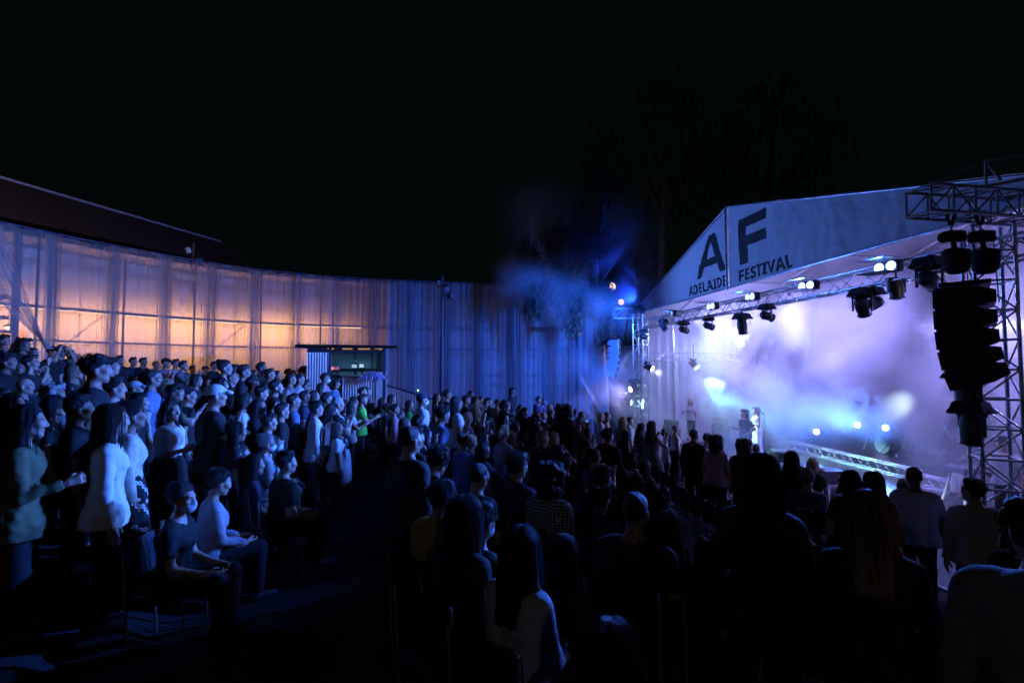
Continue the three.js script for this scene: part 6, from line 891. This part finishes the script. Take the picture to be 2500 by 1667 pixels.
{
  const a = at(2328, 1140, 10.9), t = thing('stage_piano', 'flat stage piano on white crossed legs at the right of the stage', 'keyboard', V(a.x, rel(DECK), a.z), 0.12), W = 1.35, H = 0.88;
  part('piano_case', rbox(W, 0.13, 0.5, 0.02), mat('piano_case', { rgb: [0.2, 0.2, 0.24], roughness: 0.4 }), t, V(W / 2, H, 0)); part('piano_lid', rbox(W * 0.98, 0.02, 0.3, 0.006), M.alu, t, V(W / 2, H + 0.07, 0.08)); part('name_plate', rbox(0.22, 0.03, 0.012, 0.004), M.tent, t, V(W * 0.42, H, 0.256));
  for (const x of [0.12, W - 0.15]) { bar(V(x, H - 0.06, 0.15), V(x + (x < 0.5 ? -0.22 : 0.22), 0, 0.3), 0.022, M.tent, t, 'leg'); bar(V(x, H - 0.06, -0.15), V(x + (x < 0.5 ? -0.15 : 0.15), 0, -0.3), 0.022, M.tent, t, 'leg'); } bar(V(0.05, 0.35, 0.25), V(W - 0.1, 0.3, 0.25), 0.014, M.tent, t, 'stretcher');
  const b = at(2425, 1155, 10.3), m = thing('microphone_stand', 'boom microphone in front of the stage piano', 'microphone stand', V(b.x, rel(DECK), b.z)); bar(V(0, 0, 0), V(0.05, 0.8, 0), 0.012, M.black, m, 'pole'); bar(V(0.05, 0.8, 0), V(-0.25, 1.0, 0.05), 0.02, M.black, m, 'microphone'); part('base', new THREE.CylinderGeometry(0.13, 0.14, 0.02, 20), M.black, m, V(0, 0.01, 0));
}
for (const [sx, sy, d, lab] of [[1715, 1105, 18.5, 'left of the singer'], [1905, 1118, 16.5, 'right of the singer'], [2030, 1170, 13.5, 'below the drum riser']]) { // floor wedges
  const p = at(sx, sy, d), t = thing('monitor_wedge', 'black wedge monitor on the stage floor ' + lab, 'loudspeaker', V(p.x, rel(DECK), p.z), 1.57 - 3.1), s = new THREE.Shape([[0, 0], [0.42, 0], [0.34, 0.3], [0.08, 0.36]].map(([a, b]) => new THREE.Vector2(a, b)));
  part('cabinet', new THREE.ExtrudeGeometry(s, { depth: 0.5, bevelEnabled: true, bevelSize: 0.01, bevelThickness: 0.01 }).translate(-0.2, 0, -0.25), M.black, t); part('grille', rbox(0.26, 0.01, 0.44, 0.004), M.darkgrey, t, V(0.02, 0.345, 0), [0, 0, -0.22]);
}
for (const [sx, sy, d, lab] of [[1640, 1035, 19.5, 'left back'], [1760, 1040, 20.2, 'beside the guitarist']]) { const p = at(sx, sy, d), t = thing('amplifier', 'hazy amplifier cabinet at the ' + lab + ' of the stage', 'amplifier', V(p.x, rel(DECK), p.z), -1.4); part('cabinet', rbox(0.7, 0.75, 0.4, 0.03), M.black, t, V(0, 0.375, 0)); part('grille', rbox(0.62, 0.5, 0.02, 0.01), M.darkgrey, t, V(0, 0.32, 0.2)); part('amp_head', rbox(0.62, 0.24, 0.34, 0.03), M.darkgrey, t, V(0, 0.88, 0)); }
{ // the empty row of chairs in front of the stage, seen from behind
  const a = at(1612, 1150, 10.2), b = at(1800, 1215, 7.6);
  for (let k = 0; k < 8; k++) { const p = a.clone().lerp(b, k / 7), y = floorY(p.x, p.z); chair('empty event chair number ' + ['one', 'two', 'three', 'four', 'five', 'six', 'seven', 'eight'][k] + ' from the left in the row before the stage', V(p.x, y, p.z), Math.atan2(STAGE_AIM.x - p.x, STAGE_AIM.z - p.z) - 0.3, 'empty chairs in the row before the stage'); }
}
{ // crowd-side steel barrier and a bottle
  const p = at(1362, 1330, 4.4), t = thing('water_bottle', 'clear plastic water bottle in the middle foreground', 'bottle', p); part('bottle_body', new THREE.LatheGeometry([[0.001, 0], [0.032, 0.004], [0.034, 0.12], [0.03, 0.15], [0.013, 0.18], [0.013, 0.2], [0.001, 0.2]].map(([x, y]) => new THREE.Vector2(x, y)), 20), M.clear, t); part('cap', new THREE.CylinderGeometry(0.015, 0.015, 0.02, 14), M.tent, t, V(0, 0.205, 0));
}
// ================================================================ drifting stage smoke: thin veils all through the air above the stage
{
  const n = 128, veil = (seed) => { const d = new Uint8Array(n * n * 4); for (let y = 0; y < n; y++) for (let x = 0; x < n; x++) { const u = x / n * 2 - 1, v = y / n * 2 - 1, r = Math.hypot(u, v); let a = Math.max(0, 1 - r * r) ** 2.6; a *= clamp(0.85 + 0.5 * noise(u * 1.4 + seed, v * 1.4, seed), 0, 1.4); const k = (y * n + x) * 4; d[k] = d[k + 1] = d[k + 2] = clamp(a * 255, 0, 255); d[k + 3] = 255; } const t = new THREE.DataTexture(d, n, n); t.magFilter = THREE.LinearFilter; t.needsUpdate = true; return t; };
  const g = new THREE.PlaneGeometry(1, 1, 1, 1), r = rng(77), e = new THREE.Euler(), q = new THREE.Quaternion();
  for (let v = 0; v < 3; v++) {
    const m = new THREE.MeshPhysicalMaterial({ color: 0xffffff, roughness: 1, transmission: 0.5, thickness: 0, ior: 1.0, specularIntensity: 0, transparent: true, opacity: SMOKE_A, alphaMap: veil(v * 9 + 2), side: THREE.DoubleSide, depthWrite: false }); m.name = 'smoke_veil_' + v; m.color.setRGB(0.78, 0.78, 0.8);
    const list = []; while (list.length < SMOKE_N) { const d = lerp(6.5, 20.2, r()), i = lerp(0.6, 6.4, Math.pow(r(), 0.62)), h = lerp(DECK + 0.3, 2.1, r()); if (i < 2.5 && r() < 0.6) continue; if (h < -1.5 && d < 17.5 && r() < 0.8) continue; if (d < 8.5 && r() < 0.4) continue; const p = SL(d, i, h), s = lerp(1.7, 3.4, r()); e.set((r() - 0.5) * 1.5, -0.75 + (r() - 0.5) * 1.9, r() * 6.28, 'YXZ'); q.setFromEuler(e); list.push(new THREE.Matrix4().compose(p, q, V(s * 1.3, s, 1))); }
    for (let k = 0; k < 6; k++) { const p = at(lerp(1380, 1590, r()), lerp(880, 1030, r()), lerp(17.5, 20.6, r())), s = lerp(1.4, 2.6, r()); e.set((r() - 0.5) * 1.5, -0.75 + (r() - 0.5) * 1.9, r() * 6.28, 'YXZ'); q.setFromEuler(e); list.push(new THREE.Matrix4().compose(p, q, V(s * 1.3, s, 1))); }
    for (let k = 0; k < 9; k++) { const p = at(lerp(1250, 1600, r()), lerp(500, 790, r()), lerp(18.5, 21.5, r())), s = lerp(1.8, 3.4, r()); e.set((r() - 0.5) * 1.5, -0.75 + (r() - 0.5) * 1.9, r() * 6.28, 'YXZ'); q.setFromEuler(e); list.push(new THREE.Matrix4().compose(p, q, V(s * 1.3, s, 1))); }
    const im = new THREE.InstancedMesh(g, m, list.length); list.forEach((x, k) => im.setMatrixAt(k, x)); im.name = numbered('smoke'); im.userData.kind = 'stuff'; im.userData.label = ['pale stage smoke filling the air over the stage', 'second bank of pale smoke over the stage', 'third bank of pale smoke over the stage'][v]; scene.add(im);
  }
}
scene.traverse((o) => { if (o.isMesh) { o.castShadow = true; o.receiveShadow = true; } if (o.isSpotLight || o.isPointLight || o.isDirectionalLight) o.castShadow = true; });
renderer.render(scene, camera);
